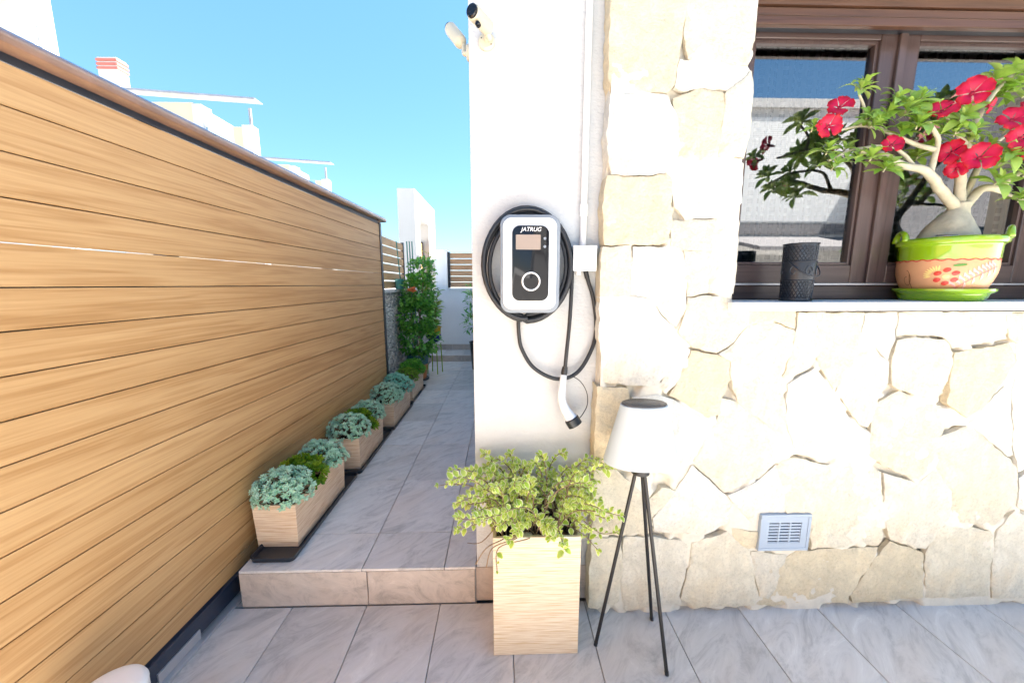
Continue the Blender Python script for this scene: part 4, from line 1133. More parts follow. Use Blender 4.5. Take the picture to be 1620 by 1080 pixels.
mound('aeonium', 'yellow green rosette plant in the middle of the nearest trough', 'succulent', (-0.975, 1.70, 0.385), (0.105, 0.07, 0.082), 'green_suc', 34, 0.042, n=13, ratio=0.62,
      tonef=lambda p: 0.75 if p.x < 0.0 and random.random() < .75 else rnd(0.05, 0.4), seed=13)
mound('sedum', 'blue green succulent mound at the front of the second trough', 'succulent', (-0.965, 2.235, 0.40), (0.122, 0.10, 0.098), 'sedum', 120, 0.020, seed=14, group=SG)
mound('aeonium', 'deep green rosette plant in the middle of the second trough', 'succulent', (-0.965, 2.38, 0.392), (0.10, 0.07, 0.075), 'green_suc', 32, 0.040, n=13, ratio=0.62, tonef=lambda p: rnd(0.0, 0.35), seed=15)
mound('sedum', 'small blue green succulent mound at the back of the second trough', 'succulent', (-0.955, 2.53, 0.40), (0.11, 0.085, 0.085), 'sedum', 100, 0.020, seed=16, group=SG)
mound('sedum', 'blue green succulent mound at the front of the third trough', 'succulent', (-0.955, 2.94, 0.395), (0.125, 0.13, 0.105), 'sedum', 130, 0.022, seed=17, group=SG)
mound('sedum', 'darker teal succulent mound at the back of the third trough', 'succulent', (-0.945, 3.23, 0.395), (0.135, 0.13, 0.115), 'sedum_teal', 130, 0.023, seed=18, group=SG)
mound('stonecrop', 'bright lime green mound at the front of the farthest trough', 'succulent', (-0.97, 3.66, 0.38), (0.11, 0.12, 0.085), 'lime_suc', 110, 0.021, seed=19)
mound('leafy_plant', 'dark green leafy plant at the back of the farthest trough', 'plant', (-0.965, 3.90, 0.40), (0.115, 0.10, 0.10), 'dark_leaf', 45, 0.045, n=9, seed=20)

# --- square planter with the variegated plant
sp_c = Vector((0.1145, 1.128 + 0.15, 0.0))
cp_ = thing('square_planter', 'tall square cream planter with fine horizontal grooves beside the lamp', 'planter', (0.1145, 1.128 + 0.112, 0.0005))
HB = 0.459
open_box(0.299, 0.222, 0.299, 0.224, HB, 0.011).build('box', 'cube_pot', cp_, bevel=0.002)
MB().box((-0.136, -0.097, HB - 0.035), (0.136, 0.097, HB - 0.028)).build('soil', 'soil', cp_)
for k, (dx, dy, dz, s_) in enumerate(((-0.03, -0.08, -0.018, 0.018), (0.0, -0.085, -0.02, 0.014), (0.03, -0.075, -0.02, 0.012))):
    MB().lathe([(0.001, -s_ * .6), (s_ * .8, -s_ * .3), (s_, 0), (s_ * .7, s_ * .4), (0.001, s_ * .55)], 10, fn=lambda r, z, a: r * (1 + .2 * math.sin(3 * a))).build('pebble', 'mortar', cp_, loc=(dx, dy, HB + dz), smooth='all')

def leaf_mesh(name, L_, W_, mat, fold=0.18, curl=0.12, tone=0.5, scallop=0.0, petiole=0.12):
    """leaf along +Y, face +Z, with a rim attribute for the margin"""
    rows = [0.0, 0.12, 0.3, 0.5, 0.7, 0.88, 1.0]; wid = [0.10, 0.62, 0.95, 1.0, 0.82, 0.45, 0.06]
    vs = []; rim = []; fs = []
    for i, (t, w_) in enumerate(zip(rows, wid)):
        y = L_ * (petiole + (1 - petiole) * t); ww = W_ / 2 * w_ * (1 + (scallop if i % 2 else -scallop))
        z0 = curl * L_ * math.sin(t * 2.4) - curl * L_ * 1.2 * t * t
        e = 1.0
        vs += [(-ww, y, z0 + fold * ww * 2 * .6), (-ww * .55, y, z0 + fold * ww * .45), (0, y, z0), (ww * .55, y, z0 + fold * ww * .45), (ww, y, z0 + fold * ww * 2 * .6)]
        rim += [e, .35 if 0 < i < 6 else .8, .1 if i < 6 else 1, .35 if 0 < i < 6 else .8, e]
    for i in range(len(rows) - 1):
        for k in range(4):
            a = i * 5 + k; fs.append((a, a + 1, a + 6, a + 5))
    if petiole > 0:
        o = len(vs); pw = W_ * 0.04
        vs += [(-pw, 0, 0), (pw, 0, 0)]; rim += [0, 0]; fs.append((o, o + 1, 2))
    m = MB(); m.add(vs, fs, tone, rim); return m
random.seed(21)
vp = thing('variegated_plant', 'trailing plant with cream edged lime leaves spilling from the square planter', 'plant', (0.1145, 1.24, 0.44))
var_leaf = [leaf_mesh('leaf', l, w_, 'leaf_var', fold=f, curl=c, tone=t, scallop=0.05) for l, w_, f, c, t in ((0.023, 0.015, .25, .1, .25), (0.028, 0.019, .1, .2, .5), (0.019, 0.014, .3, .05, .75), (0.033, 0.023, .15, .15, .4))]
var_me = [m.mesh('leaf', 'leaf_var', attr=True, smooth='all') for m in var_leaf]
stems = MB(); leaves = []
for k in range(98):
    x0, y0 = rnd(-0.13, 0.13), rnd(-0.09, 0.09)
    u = random.random()
    a = rnd(0, 2 * PI)
    side = 1 if x0 > 0 else -1
    reach = rnd(0.05, 0.21)
    hgt = rnd(0.04, 0.235)
    if k % 11 == 0: hgt = rnd(-0.05, 0.08); reach = rnd(0.12, 0.24)
    dirx = (x0 * 6 + rnd(-.7, .7)); diry = y0 * 7 + 0.05 + rnd(-.6, .6)
    n_ = math.hypot(dirx, diry) or 1; dirx /= n_; diry /= n_
    if y0 + diry * reach > 0.105: diry = -abs(diry) * 0.3
    P = [Vector((x0, y0, -0.01)), Vector((x0 + dirx * reach * .35, y0 + diry * reach * .3, max(hgt, 0.03) * .65 + 0.02)), Vector((x0 + dirx * reach * .8, y0 + diry * reach * .7, max(hgt * 1.0, 0.02 if abs(x0 + dirx * reach * .8) < .15 else -.05))), Vector((x0 + dirx * reach * 1.1, y0 + diry * reach * .95, hgt * 0.98))]
    if P[-1].y < -0.16: P[-1].y = -0.16
    pts = smooth_path(P, 5)
    stems.tube(pts, [0.0026 * (1 - 0.6 * i / len(pts)) for i in range(len(pts))], 5)
    nn = len(pts)
    for i in range(3, nn):
        if rnd(0, 1) < 0.18: continue
        t = (pts[min(i + 1, nn - 1)] - pts[i - 1]).normalized()
        for sgn in (0, PI):
            ang = i * PI / 2 + sgn + rnd(-.4, .4)
            o1 = t.orthogonal().normalized(); o2 = t.cross(o1)
            d = (o1 * math.cos(ang) + o2 * math.sin(ang)) * 0.85 + t * 0.45 + Vector((0, 0, 0.25))
            leaves.append((pts[i].copy(), d.normalized(), rnd(0.6, 1.05) * (0.75 if i == nn - 1 else 1)))
    # tip rosette
    for q in range(4):
        ang = q * PI / 2 + rnd(-.3, .3); o1 = (pts[-1] - pts[-2]).normalized(); u1 = o1.orthogonal().normalized(); u2 = o1.cross(u1)
        leaves.append((pts[-1].copy(), (u1 * math.cos(ang) + u2 * math.sin(ang) + o1 * 0.9).normalized(), rnd(0.45, 0.7)))
stems.build('stem', 'twig', vp, smooth='all')
for k in range(3):                                                    # bare sprawling twigs at the front left
    pts = smooth_path([(-0.10 + .05 * k, -0.07, -0.005), (-0.12 + .04 * k, -0.125, 0.022), (-0.17 + .02 * k, -0.145, 0.008), (-0.205 + .035 * k, -0.15, -0.045 - .012 * k)], 5)
    MB().tube(pts, 0.002, 5).build('stem', 'twig', vp, smooth='all')
    for q in range(3): leaves.append((Vector(pts[-1 - 2 * q]), Vector((rnd(-1, 1), -0.6, rnd(-.4, .6))).normalized(), rnd(.6, .9)))
def leaf_matrix(p, d, s, roll=None, upv=None):
    d = d.normalized()
    up = upv or Vector((rnd(-.45, .45), rnd(-.75, .1), 1.0))
    x = d.cross(up)
    if x.length < 1e-3: x = d.orthogonal()
    x.normalize(); z = x.cross(d).normalized()
    M = Matrix((x, d, z)).transposed().to_4x4()
    return Matrix.Translation(p) @ M @ Matrix.Scale(s, 4)
leaves = [l for l in leaves if not (l[0].y < -0.085 and -0.11 < l[0].x < 0.05 and l[0].z < 0.045) and not (l[0].x < -0.15 and l[0].z < 0.01)]
leaves.sort(key=lambda l: l[0].y - 0.4 * l[0].z)
rest = MB()
for i, (p, d, s_) in enumerate(leaves):
    M = leaf_matrix(p, d, s_)
    if i < 290:
        o = link('leaf', random.choice(var_me), vp); o.matrix_local = M
    else:
        m = random.choice(var_leaf)
        rest.add([M @ Vector(v) for v in m.v], m.f, max(0, min(1, rnd(0.1, 0.9))), m.rim)
f = rest.build('foliage', 'leaf_var', vp, attr=True, smooth='all'); f['kind'] = 'stuff'

# ================================================================== ON THE SILL
SZ = 1.2400
# --- lantern
ln = thing('lantern', 'black pierced metal lantern with a wire handle on the window sill', 'lantern', (1.088, 1.355, SZ), R(10))
LR, LH = 0.051, 0.205
MB().lathe([(LR * .86, 0.004), (LR * .93, LH * 0.99)], 32).build('inner_glass', 'lantern_in', ln, smooth=True)
lat = MB()
def lr(z): return LR * (0.93 + 0.09 * z / LH)
for z0, z1 in ((0.010, 0.072), (0.142, 0.198)):
    N_ = 26
    for k in range(N_):
        for sg in (1, -1):
            pts = [(lr(z) * math.cos(a), lr(z) * math.sin(a), z) for z, a in [(z0 + (z1 - z0) * t / 5, 2 * PI * k / N_ + sg * 0.75 * t / 5) for t in range(6)]]
            lat.tube(pts, 0.0013, 4, caps=False)
o = lat.build('lattice', 'lantern', ln); o['kind'] = 'stuff'
MB().lathe([(lr(.074), 0.074), (lr(.074) + .0008, .078), (lr(.138) + .0008, 0.136), (lr(.138), 0.140)], 40).build('middle_band', 'lantern', ln, smooth=True)
vn = MB()
for k in range(7):                                                      # scrolls on the middle band
    a0 = 2 * PI * k / 7
    pts = [((lr(.1) + .003) * math.cos(a0 + .30 * math.cos(t) * (1 - t / 9)), (lr(.1) + .003) * math.sin(a0 + .30 * math.cos(t) * (1 - t / 9)), 0.107 + .022 * math.sin(t) * (1 - t / 9)) for t in [q * 0.45 for q in range(18)]]
    vn.tube(pts, 0.0014, 4)
vn.build('scrollwork', 'lantern_in', ln)
for z in (0.002, 0.074, 0.140, 0.203):
    MB().tube([((lr(z) + .001) * math.cos(a), (lr(z) + .001) * math.sin(a), z + .001) for a in [2 * PI * k / 40 for k in range(41)]], 0.0026, 6, caps=False).build('ring', 'lantern', ln, smooth='all')
hp = [Vector((lr(.135) * math.cos(R(-190)), lr(.135) * math.sin(R(-190)), 0.150))]
pts = [((lr(.13) + .006) * math.cos(t), -0.0 + (lr(.13) + .006) * math.sin(t) - 0.010 * math.sin(-t if t < 0 else t), 0.150 - 0.062 * math.sin(-t)) for t in [-PI * k / 20 for k in range(21)]]
MB().tube(pts, 0.0019, 6).build('handle', 'lantern', ln, smooth='all')

# --- flower pot
PC = Vector((1.692, 1.398, SZ))
face = math.atan2(-PC.y, -PC.x)                # towards the camera
pt = thing('flower_pot', 'lime green and peach painted flower pot with handles on the window sill', 'flower pot', PC)
sau = thing('saucer', 'lime green glazed saucer under the painted flower pot', 'saucer', PC)
MB().lathe([(0.098, 0.0005), (0.110, 0.001), (0.117, 0.012), (0.122, 0.026), (0.131, 0.031), (0.137, 0.037), (0.137, 0.044), (0.130, 0.046), (0.112, 0.040), (0.108, 0.010), (0.001, 0.009)], 64).build('dish', 'pot_green', sau, smooth=True)
Z0 = 0.0105
prof = [(0.092, Z0), (0.101, 0.016), (0.110, 0.040), (0.1215, 0.070), (0.1295, 0.100), (0.1315, 0.125), (0.1305, 0.150)]
def pr_at(z):
    for (r0, z0), (r1, z1) in zip(prof, prof[1:]):
        if z0 <= z <= z1: return r0 + (r1 - r0) * (z - z0) / (z1 - z0)
    return prof[-1][0]
def pr_s(z): return pr_at(z)
pb = MB().lathe(prof + [(0.1295, 0.1501)], 72).build('bowl', 'pot_clay', pt, smooth=True)
MB().lathe([(0.1305, 0.1505), (0.1318, 0.153), (0.1325, 0.196), (0.1345, 0.202), (0.1425, 0.206), (0.1455, 0.214), (0.1435, 0.224), (0.136, 0.230), (0.128, 0.229), (0.126, 0.215), (0.125, 0.20)], 72).build('rim', 'pot_green', pt, smooth=True)
MB().lathe([(0.001, 0.212), (0.06, 0.2115), (0.1262, 0.209)], 40).build('soil', 'terracotta', pt)
for da in (-1.13, 1.55):
    a = face + da
    c = Vector((0.138 * math.cos(a), 0.138 * math.sin(a), 0.222)); tv = Vector((-math.sin(a), math.cos(a), 0))
    P = [c + tv * (0.035 * math.cos(t)) + Vector((0, 0, 0.036 * math.sin(t))) for t in [PI * k / 14 for k in range(15)]]
    MB().tube(P, [0.0115 - 0.0025 * math.sin(PI * k / 14) for k in range(15)], 10).build('handle', 'pot_green', pt, smooth='all')
def surf(th, z, off): r = pr_s(z) + off; a = face + th; return (r * math.cos(a), r * math.sin(a), z)
def brush(name, pts, wid, mat, off=0.0012):
    """a painted stroke lying on the bowl: centre line in (angle, height)"""
    m = MB(); vs = []; n = len(pts)
    for i, (th, z) in enumerate(pts):
        t0, z0_ = pts[max(i - 1, 0)]; t1, z1_ = pts[min(i + 1, n - 1)]
        R0 = 0.125; dx, dz = (t1 - t0) * R0, z1_ - z0_; l = math.hypot(dx, dz) or 1; nx_, nz_ = -dz / l, dx / l
        ww = wid[i] if hasattr(wid, '__len__') else wid
        vs += [surf(th + nx_ * ww / R0, z + nz_ * ww, off), surf(th - nx_ * ww / R0, z - nz_ * ww, off)]
    m.add(vs, [(2 * i, 2 * i + 1, 2 * i + 3, 2 * i + 2) for i in range(n - 1)])
    return m.build(name, mat, pb)
def blob(th, z, a, b, mat, off=0.0016, rot=0.0, name='painted_dot'):
    m = MB(); vs = [surf(th, z, off + 0.0004)]
    for k in range(14):
        t = 2 * PI * k / 14; x, y = a * math.cos(t), b * math.sin(t)
        vs.append(surf(th + (x * math.cos(rot) - y * math.sin(rot)) / 0.125, z + x * math.sin(rot) + y * math.cos(rot), off))
    m.add(vs, [(0, 1 + k, 1 + (k + 1) % 14) for k in range(14)]); return m.build(name, mat, pb)
brush('painted_line', [(-1.5 + 3.0 * k / 80, 0.1475 + 0.0028 * math.sin(k * 0.95)) for k in range(81)], 0.0016, 'paint_red')
for k in range(6):
    a = PI / 6 + k * PI / 3
    blob(0.06 + 0.024 * math.cos(a) / 0.125, 0.088 + 0.0235 * math.sin(a), 0.0098, 0.0078, 'paint_red', rot=0.4)
blob(0.06, 0.088, 0.009, 0.007, 'paint_yellow')
for k in range(9):
    a = R(88 + k * 13)
    brush('painted_stroke', [(-0.10 + r_ * math.cos(a) / 0.125, 0.092 + r_ * math.sin(a)) for r_ in (0.018, 0.026, 0.036)], [0.001, 0.0026, 0.001], 'paint_yellow')
blob(0.28, 0.128, 0.017, 0.005, 'paint_green', rot=0.1)
# fern frond
sp_ = [(0.22 + 0.95 * t, 0.038 + 0.082 * t + 0.012 * math.sin(t * 3)) for t in [k / 12 for k in range(13)]]
brush('painted_stroke', sp_, 0.0018, 'paint_rose')
for k in range(1, 12):
    th, z = sp_[k]
    brush('painted_stroke', [(th, z), (th - 0.05, z + 0.010), (th - 0.12, z + 0.016), (th - 0.15, z + 0.026)], [0.001, 0.0045, 0.0048, 0.0015], 'paint_pink')
    if k % 2 and z - 0.024 > 0.03: brush('painted_stroke', [(th, z), (th + 0.02, z - 0.011), (th + 0.01, z - 0.022)], [0.001, 0.0042, 0.001], 'paint_pink')
    brush('painted_stroke', [(th, z + .001), (th - 0.06, z + 0.0075), (th - 0.13, z + 0.0125)], 0.0007, 'paint_rose', off=0.0022)
brush('painted_line', [(-0.80 + 0.10 * math.sin(t), 0.092 + 0.022 * math.cos(t * 1.0) - 0.004 * t) for t in [k * 0.42 for k in range(16)]], 0.0009, 'paint_brown')
brush('painted_line', [(-0.72, 0.10), (-0.74, 0.07), (-0.70, 0.045), (-0.71, 0.028)], 0.0012, 'paint_brown')
for k in range(4): brush('painted_line', [(-0.22 + .1 * k, 0.040 + .004 * (k % 2)), (-0.18 + .1 * k, 0.036 - .004 * k), (-0.15 + .1 * k, 0.030)], 0.0010, 'paint_brown')
# solar light head lying in the pot
sd = thing('solar_light', 'small silver and black disc lying on the soil of the painted pot', 'solar light', PC + Vector((-0.078, -0.055, 0.222)), 0)
MB().lathe([(0.026, 0.0), (0.030, 0.002), (0.030, 0.012), (0.027, 0.0145)], 28).build('disc', 'galv', sd, rot=(0.12, -0.05, 0), smooth=True)
MB().lathe([(0.0265, 0.0148), (0.0265, 0.0165)], 28).build('panel', 'black_gloss', sd, rot=(0.12, -0.05, 0))

# --- desert rose
random.seed(33)
dr = thing('desert_rose', 'bonsai desert rose with red flowers growing in the painted pot', 'bonsai', PC)
def BL(px, py, Y=1.398): return onY(px, py, Y) - PC
base = Vector((0.005, 0.0, 0.205))
tk = MB()
axis = smooth_path([base + Vector((-0.004, 0, 0)), base + Vector((-0.006, 0, 0.05)), base + Vector((-0.004, 0, 0.10)), base + Vector((0.010, 0, 0.135)), base + Vector((0.016, 0, 0.155))], 5)
rr = []
for i in range(len(axis)):
    t = i / (len(axis) - 1); rr.append(0.074 * (1 - t) ** 1.35 + 0.026 + 0.006 * math.sin(t * 7))
vs = []; n = 22
for i, p in enumerate(axis):
    for k in range(n):
        a = 2 * PI * k / n
        r_ = rr[i] * (1 + 0.10 * math.sin(3 * a + i * 0.15) * (1 - i / len(axis)) + 0.06 * noise.noise(Vector((math.cos(a) * 1.5, math.sin(a) * 1.5, i * .3))))
        vs.append((p.x + r_ * math.cos(a), p.y + r_ * math.sin(a) * .85, p.z))
tk.add(vs, [(i * n + k, i * n + (k + 1) % n, (i + 1) * n + (k + 1) % n, (i + 1) * n + k) for i in range(len(axis) - 1) for k in range(n)] + [tuple((len(axis) - 1) * n + k for k in range(n))])
trunk = tk.build('trunk', 'bark', dr, smooth='all')
fork = axis[-1]
def branch(pts, r0, r1):
    P = smooth_path(pts, 6); n_ = len(P)
    P = [p + noise.noise_vector(p * 30) * 0.003 for p in P]
    MB().tube(P, [r0 + (r1 - r0) * (i / (n_ - 1)) ** 0.7 for i in range(n_)], 10, jit=0.05).build('branch', 'bark', dr, smooth='all')
branch([fork + Vector((0.008, 0, -0.045)), BL(1486, 296, 1.39), BL(1462, 270, 1.36), BL(1430, 262, 1.35), BL(1395, 244, 1.34), BL(1362, 240, 1.34)], 0.021, 0.007)
branch([BL(1471, 276, 1.37), BL(1478, 250, 1.37), BL(1484, 222, 1.37), BL(1470, 195, 1.36)], 0.012, 0.006)
branch([BL(1445, 262, 1.355), BL(1420, 236, 1.37), BL(1390, 232, 1.38), BL(1345, 238, 1.38), BL(1312, 255, 1.37)], 0.007, 0.004)
branch([BL(1480, 238, 1.37), BL(1440, 225, 1.40), BL(1395, 205, 1.41), BL(1360, 200, 1.40), BL(1322, 208, 1.38)], 0.009, 0.004)
branch([BL(1360, 200, 1.40), BL(1368, 175, 1.40), BL(1360, 150, 1.39)], 0.006, 0.004)
branch([fork + Vector((0, 0, -0.03)), BL(1520, 262, 1.40), BL(1530, 230, 1.40), BL(1545, 190, 1.40), BL(1570, 150, 1.40), BL(1600, 120, 1.41)], 0.019, 0.006)
branch([fork + Vector((0.0, 0, -0.04)), BL(1548, 302, 1.40), BL(1580, 296, 1.39), BL(1610, 275, 1.38), BL(1640, 262, 1.38)], 0.018, 0.008)
branch([fork + Vector((0.004, 0.01, -0.03)), BL(1545, 270, 1.43), BL(1560, 240, 1.44), BL(1590, 215, 1.44), BL(1630, 190, 1.43)], 0.013, 0.006)
branch([BL(1570, 300, 1.40), BL(1600, 310, 1.43), BL(1620, 318, 1.43)], 0.007, 0.004)
branch([BL(1530, 230, 1.40), BL(1505, 200, 1.38), BL(1498, 180, 1.37)], 0.008, 0.005)
dl = [leaf_mesh('leaf', l, w_, 'leaf_rose', fold=fo, curl=cu, tone=t, petiole=0.04) for l, w_, fo, cu, t in ((0.066, 0.025, .25, .15, .35), (0.074, 0.028, .15, .25, .55), (0.058, 0.025, .2, .05, .8))]
# a spatulate outline: widest towards the tip
for m in dl:
    for i, (x, y, z) in enumerate(m.v):
        m.v[i] = (x * (0.55 + 0.6 * min(1, max(0, y / 0.05))), y, z)
dl_me = [m.mesh('leaf', 'leaf_rose', attr=True, smooth='all') for m in dl]
LEAVES = [0]
def cluster(px, py, Y, n_, up=(0, -0.45, 0.6), s=1.0):
    c = BL(px, py, Y); ax = (Vector(up) + Vector((rnd(-.3, .3), rnd(-.2, .2), rnd(-.2, .2)))).normalized()
    st_ = MB().tube([Vector((0, 0, 0)) - ax * 0.016, Vector((0, 0, 0)), ax * 0.008], [0.0026, 0.0024, 0.001], 7).build('shoot', 'bark', dr, loc=c, smooth='all')
    u = ax.orthogonal().normalized(); v = ax.cross(u); ph = rnd(0, 6)
    spare = MB()
    for k in range(n_):
        a = ph + k * 2.39996; f_ = k / n_
        el = R(-12) + f_ * R(72)
        d = (u * math.cos(a) + v * math.sin(a)) * math.cos(el) + ax * math.sin(el)
        LEAVES[0] += 1; pick = random.randrange(3)
        LM = leaf_matrix(ax * (-0.012 + 0.018 * f_), d, s * (1.0 - 0.42 * f_) * rnd(.85, 1.12), upv=ax + Vector((rnd(-.2, .2), rnd(-.2, .2), rnd(0, .2))))
        if LEAVES[0] <= 300:
            o = link('leaf', dl_me[pick], st_); o.matrix_local = LM
        else:
            spare.add([LM @ Vector(v_) for v_ in dl[pick].v], dl[pick].f, rnd(.2, .9), dl[pick].rim)
    if spare.v:
        o = spare.build('foliage', 'leaf_rose', st_, attr=True, smooth='all'); o['kind'] = 'stuff'
Zx = lambda x, y: (1240 + x * .389, 80 + y * .389)
for x, y, Y, n_, s in sorted(((320, 150, 1.39, 13, .9), (118, 312, 1.37, 9, .7), (180, 405, 1.37, 12, .85), (205, 470, 1.37, 11, .8), (365, 300, 1.36, 14, .9), (500, 235, 1.35, 16, 1.15), (545, 300, 1.33, 13, 1.0),
                       (420, 255, 1.37, 12, .9), (360, 430, 1.33, 12, .9), (415, 475, 1.32, 14, .95), (545, 430, 1.43, 13, .9), (720, 275, 1.35, 15, .95), (775, 320, 1.36, 10, .8), (870, 115, 1.40, 14, 1.0), (940, 90, 1.41, 14, 1.05),
                       (910, 160, 1.40, 10, .9), (985, 175, 1.42, 10, .9), (890, 450, 1.36, 13, 1.0), (870, 530, 1.35, 11, .95), (960, 600, 1.42, 12, .85), (760, 360, 1.39, 9, .85), (985, 500, 1.36, 12, 1.0), (830, 390, 1.38, 8, .8), (905, 320, 1.37, 8, .75), (455, 200, 1.36, 9, .85), (560, 195, 1.36, 10, .9), (480, 335, 1.36, 9, .9), (600, 400, 1.42, 10, .85), (335, 275, 1.38, 8, .7), (250, 400, 1.39, 8, .7), (955, 140, 1.40, 8, .9), (700, 330, 1.36, 8, .8), (650, 330, 1.40, 10, .9), (800, 250, 1.41, 10, .9), (590, 250, 1.39, 12, 1.0), (300, 440, 1.36, 9, .8), (925, 420, 1.33, 12, 1.0), (860, 180, 1.42, 10, .9)), key=lambda c: c[2] - .12 * c[4]):
    px, py = Zx(x, y); cluster(px, py, Y, n_ + 4, s=s * 1.15)
# petals
pmb = MB(); rows = [0.0, 0.2, 0.45, 0.7, 0.9, 1.0]; wid = [0.07, 0.16, 0.38, 0.58, 0.52, 0.18]
vs = []; rim = []
for t, w_ in zip(rows, wid):
    y = 0.004 + 0.041 * t; z = 0.012 * math.sin(t * 2.2) - 0.006 * t * t
    for q in (-1, -.5, 0, .5, 1):
        vs.append((q * w_ * 0.036, y + 0.002 * math.cos(q * 2.5) * t, z + 0.003 * abs(q) * t + 0.0034 * math.sin(q * 5 + t * 6) * t)); rim.append(min(1, 0.12 + t * 0.75 + 0.2 * abs(q) * t))
pmb.add(vs, [(i * 5 + k, i * 5 + k + 1, i * 5 + k + 6, i * 5 + k + 5) for i in range(5) for k in range(4)], 0.5, rim)
petal_me = pmb.mesh('petal', 'petal', attr=True, smooth='all')
def flower(px, py, Y, s=1.0, ax=(-0.45, -0.8, 0.25)):
    c = BL(px, py, Y); ax = (Vector(ax) + Vector((rnd(-.25, .25), rnd(-.2, .2), rnd(-.2, .25)))).normalized()
    th = MB().tube([ax * -0.03, ax * -0.008, ax * 0.004], [0.003, 0.0065, 0.0055], 10).build('flower', 'petal', dr, loc=c, smooth='all')
    u = ax.orthogonal().normalized(); v = ax.cross(u); ph = rnd(0, 6)
    for k in range(5):
        a = ph + 2 * PI * k / 5 + rnd(-.08, .08)
        d = (u * math.cos(a) + v * math.sin(a)) * 0.97 + ax * rnd(0.05, 0.28)
        o = link('petal', petal_me, th); o.matrix_local = leaf_matrix(Vector((0, 0, 0)) + ax * 0.002 * (k % 2), d, s * rnd(.94, 1.06), upv=ax)
for x, y, Y, s, ax in ((225, 235, 1.35, .95, (-.3, -.8, .3)), (180, 310, 1.34, 1.0, (-.5, -.8, .1)), (435, 388, 1.30, .82, (-.5, -.8, .2)), (640, 250, 1.32, 1.0, (-.55, -.7, .2)), (765, 175, 1.33, 1.22, (-.5, -.8, .15)), (830, 225, 1.36, .7, (.2, -.8, -.2)),
                       (685, 415, 1.37, 1.05, (-.9, -.35, 0)), (795, 437, 1.31, 1.2, (-.5, -.8, .15)), (705, 480, 1.38, .8, (-.6, -.5, -.4)), (925, 285, 1.34, 1.1, (-.4, -.8, .3)), (955, 360, 1.32, 1.1, (-.5, -.8, .1)), (985, 250, 1.37, 1.0, (-.2, -.8, .3)), (975, 410, 1.34, .8, (-.3, -.8, -.2))):
    px, py = Zx(x, y); flower(px, py, Y, s * 0.9, ax)

# ================================================================== FAR END OF THE PATH
random.seed(44)
def foliage_blob(mb, c, r, n_, L_, W_, droop=0.3, shell=0.55, up=0.3):
    lm = leaf_mesh('leaf', L_, W_, None, fold=.2, curl=.15)
    # thin the leaf to few faces
    keep = [0, 2, 4, 10, 12, 14, 20, 22, 24, 30, 32, 34]
    V = [lm.v[i] for i in keep]; F = [(a, a + 1, a + 4, a + 3) for b in (0, 3, 6) for a in (b, b + 1)]
    for k in range(n_):
        d = Vector((rnd(-1, 1), rnd(-1, 1), rnd(-1, 1)))
        if d.length > 1 or d.length < 0.05: d = d.normalized() * rnd(.6, 1)
        d = d.normalized() * (shell + (1 - shell) * rnd(0, 1)) if rnd(0, 1) < .75 else d
        p = Vector(c) + Vector((d.x * r[0], d.y * r[1], d.z * r[2])) * (1 + .2 * noise.noise(d * 2.5 + Vector(c)))
        dd = (d + Vector((rnd(-.8, .8), rnd(-.8, .8), rnd(-.6, .6) + up - droop))).normalized()
        M = leaf_matrix(p, dd, rnd(.7, 1.2))
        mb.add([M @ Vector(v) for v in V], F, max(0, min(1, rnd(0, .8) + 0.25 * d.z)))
hp_ = thing('glazed_pot', 'terracotta pot with dark teal glazed rim beside the farthest trough', 'pot', (-1.02, 4.40, PZ + 0.001))
MB().lathe([(0.088, 0.02), (0.095, 0.022), (0.118, 0.19), (0.119, 0.192)], 40).build('body', 'terracotta', hp_, smooth=True)
MB().lathe([(0.119, 0.1925), (0.126, 0.20), (0.132, 0.29), (0.138, 0.30), (0.136, 0.312), (0.118, 0.312), (0.116, 0.27)], 40).build('glazed_rim', 'teal_glaze', hp_, smooth=True)
MB().lathe([(0.10, 0.0), (0.125, 0.004), (0.130, 0.018), (0.12, 0.0195)], 40).build('saucer', 'dark_steel', hp_, smooth=True)
MB().lathe([(0.001, 0.275), (0.1155, 0.272)], 24).build('soil', 'soil', hp_)
sb_ = thing('flowering_shrub', 'dark green bushy shrub tied to green stakes with one orange flower', 'shrub', (-1.02, 4.40, PZ + 0.27))
f1 = MB()
foliage_blob(f1, (0.03, -0.01, 0.22), (0.23, 0.2, 0.22), 760, 0.062, 0.032)
foliage_blob(f1, (0.02, 0.0, 0.50), (0.25, 0.20, 0.23), 900, 0.062, 0.032)
foliage_blob(f1, (0.06, 0.0, 0.78), (0.21, 0.18, 0.21), 700, 0.060, 0.032)
foliage_blob(f1, (0.09, 0.0, 1.02), (0.15, 0.14, 0.15), 360, 0.055, 0.03)
foliage_blob(f1, (-0.03, 0.0, 0.72), (0.16, 0.14, 0.16), 120, 0.06, 0.03)
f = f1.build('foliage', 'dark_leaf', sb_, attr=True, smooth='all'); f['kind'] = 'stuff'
st_ = MB()
for k in range(5): st_.tube(smooth_path([(rnd(-.03, .03), rnd(-.03, .03), 0), (rnd(-.08, .08), rnd(-.08, .08), .4), (rnd(-.1, .14), rnd(-.1, .1), .9)], 4), 0.006, 5)
st_.build('stem', 'twig', sb_)
for (x0, x1) in ((-0.12, -0.20), (-0.06, -0.09), (-0.035, -0.06), (-0.01, -0.03)):
    a = Vector((x0, 0.05, 0.0)); b = Vector((x1 - (0.0 if x1 > -0.15 else 0.01), 0.06, 1.36))
    MB().tube([a, b], 0.0065, 7).build('stake', 'stake', sb_)
fm = MB()
for k in range(16): rosette(fm, (0.02 + rnd(-.04, .04), -0.22 + rnd(-.02, .02), 0.80 + rnd(-.015, .025)), (rnd(-.3, .3), -0.6, 1), 0.028, 6, .5, .7)
fm.build('flower', 'orange', sb_)
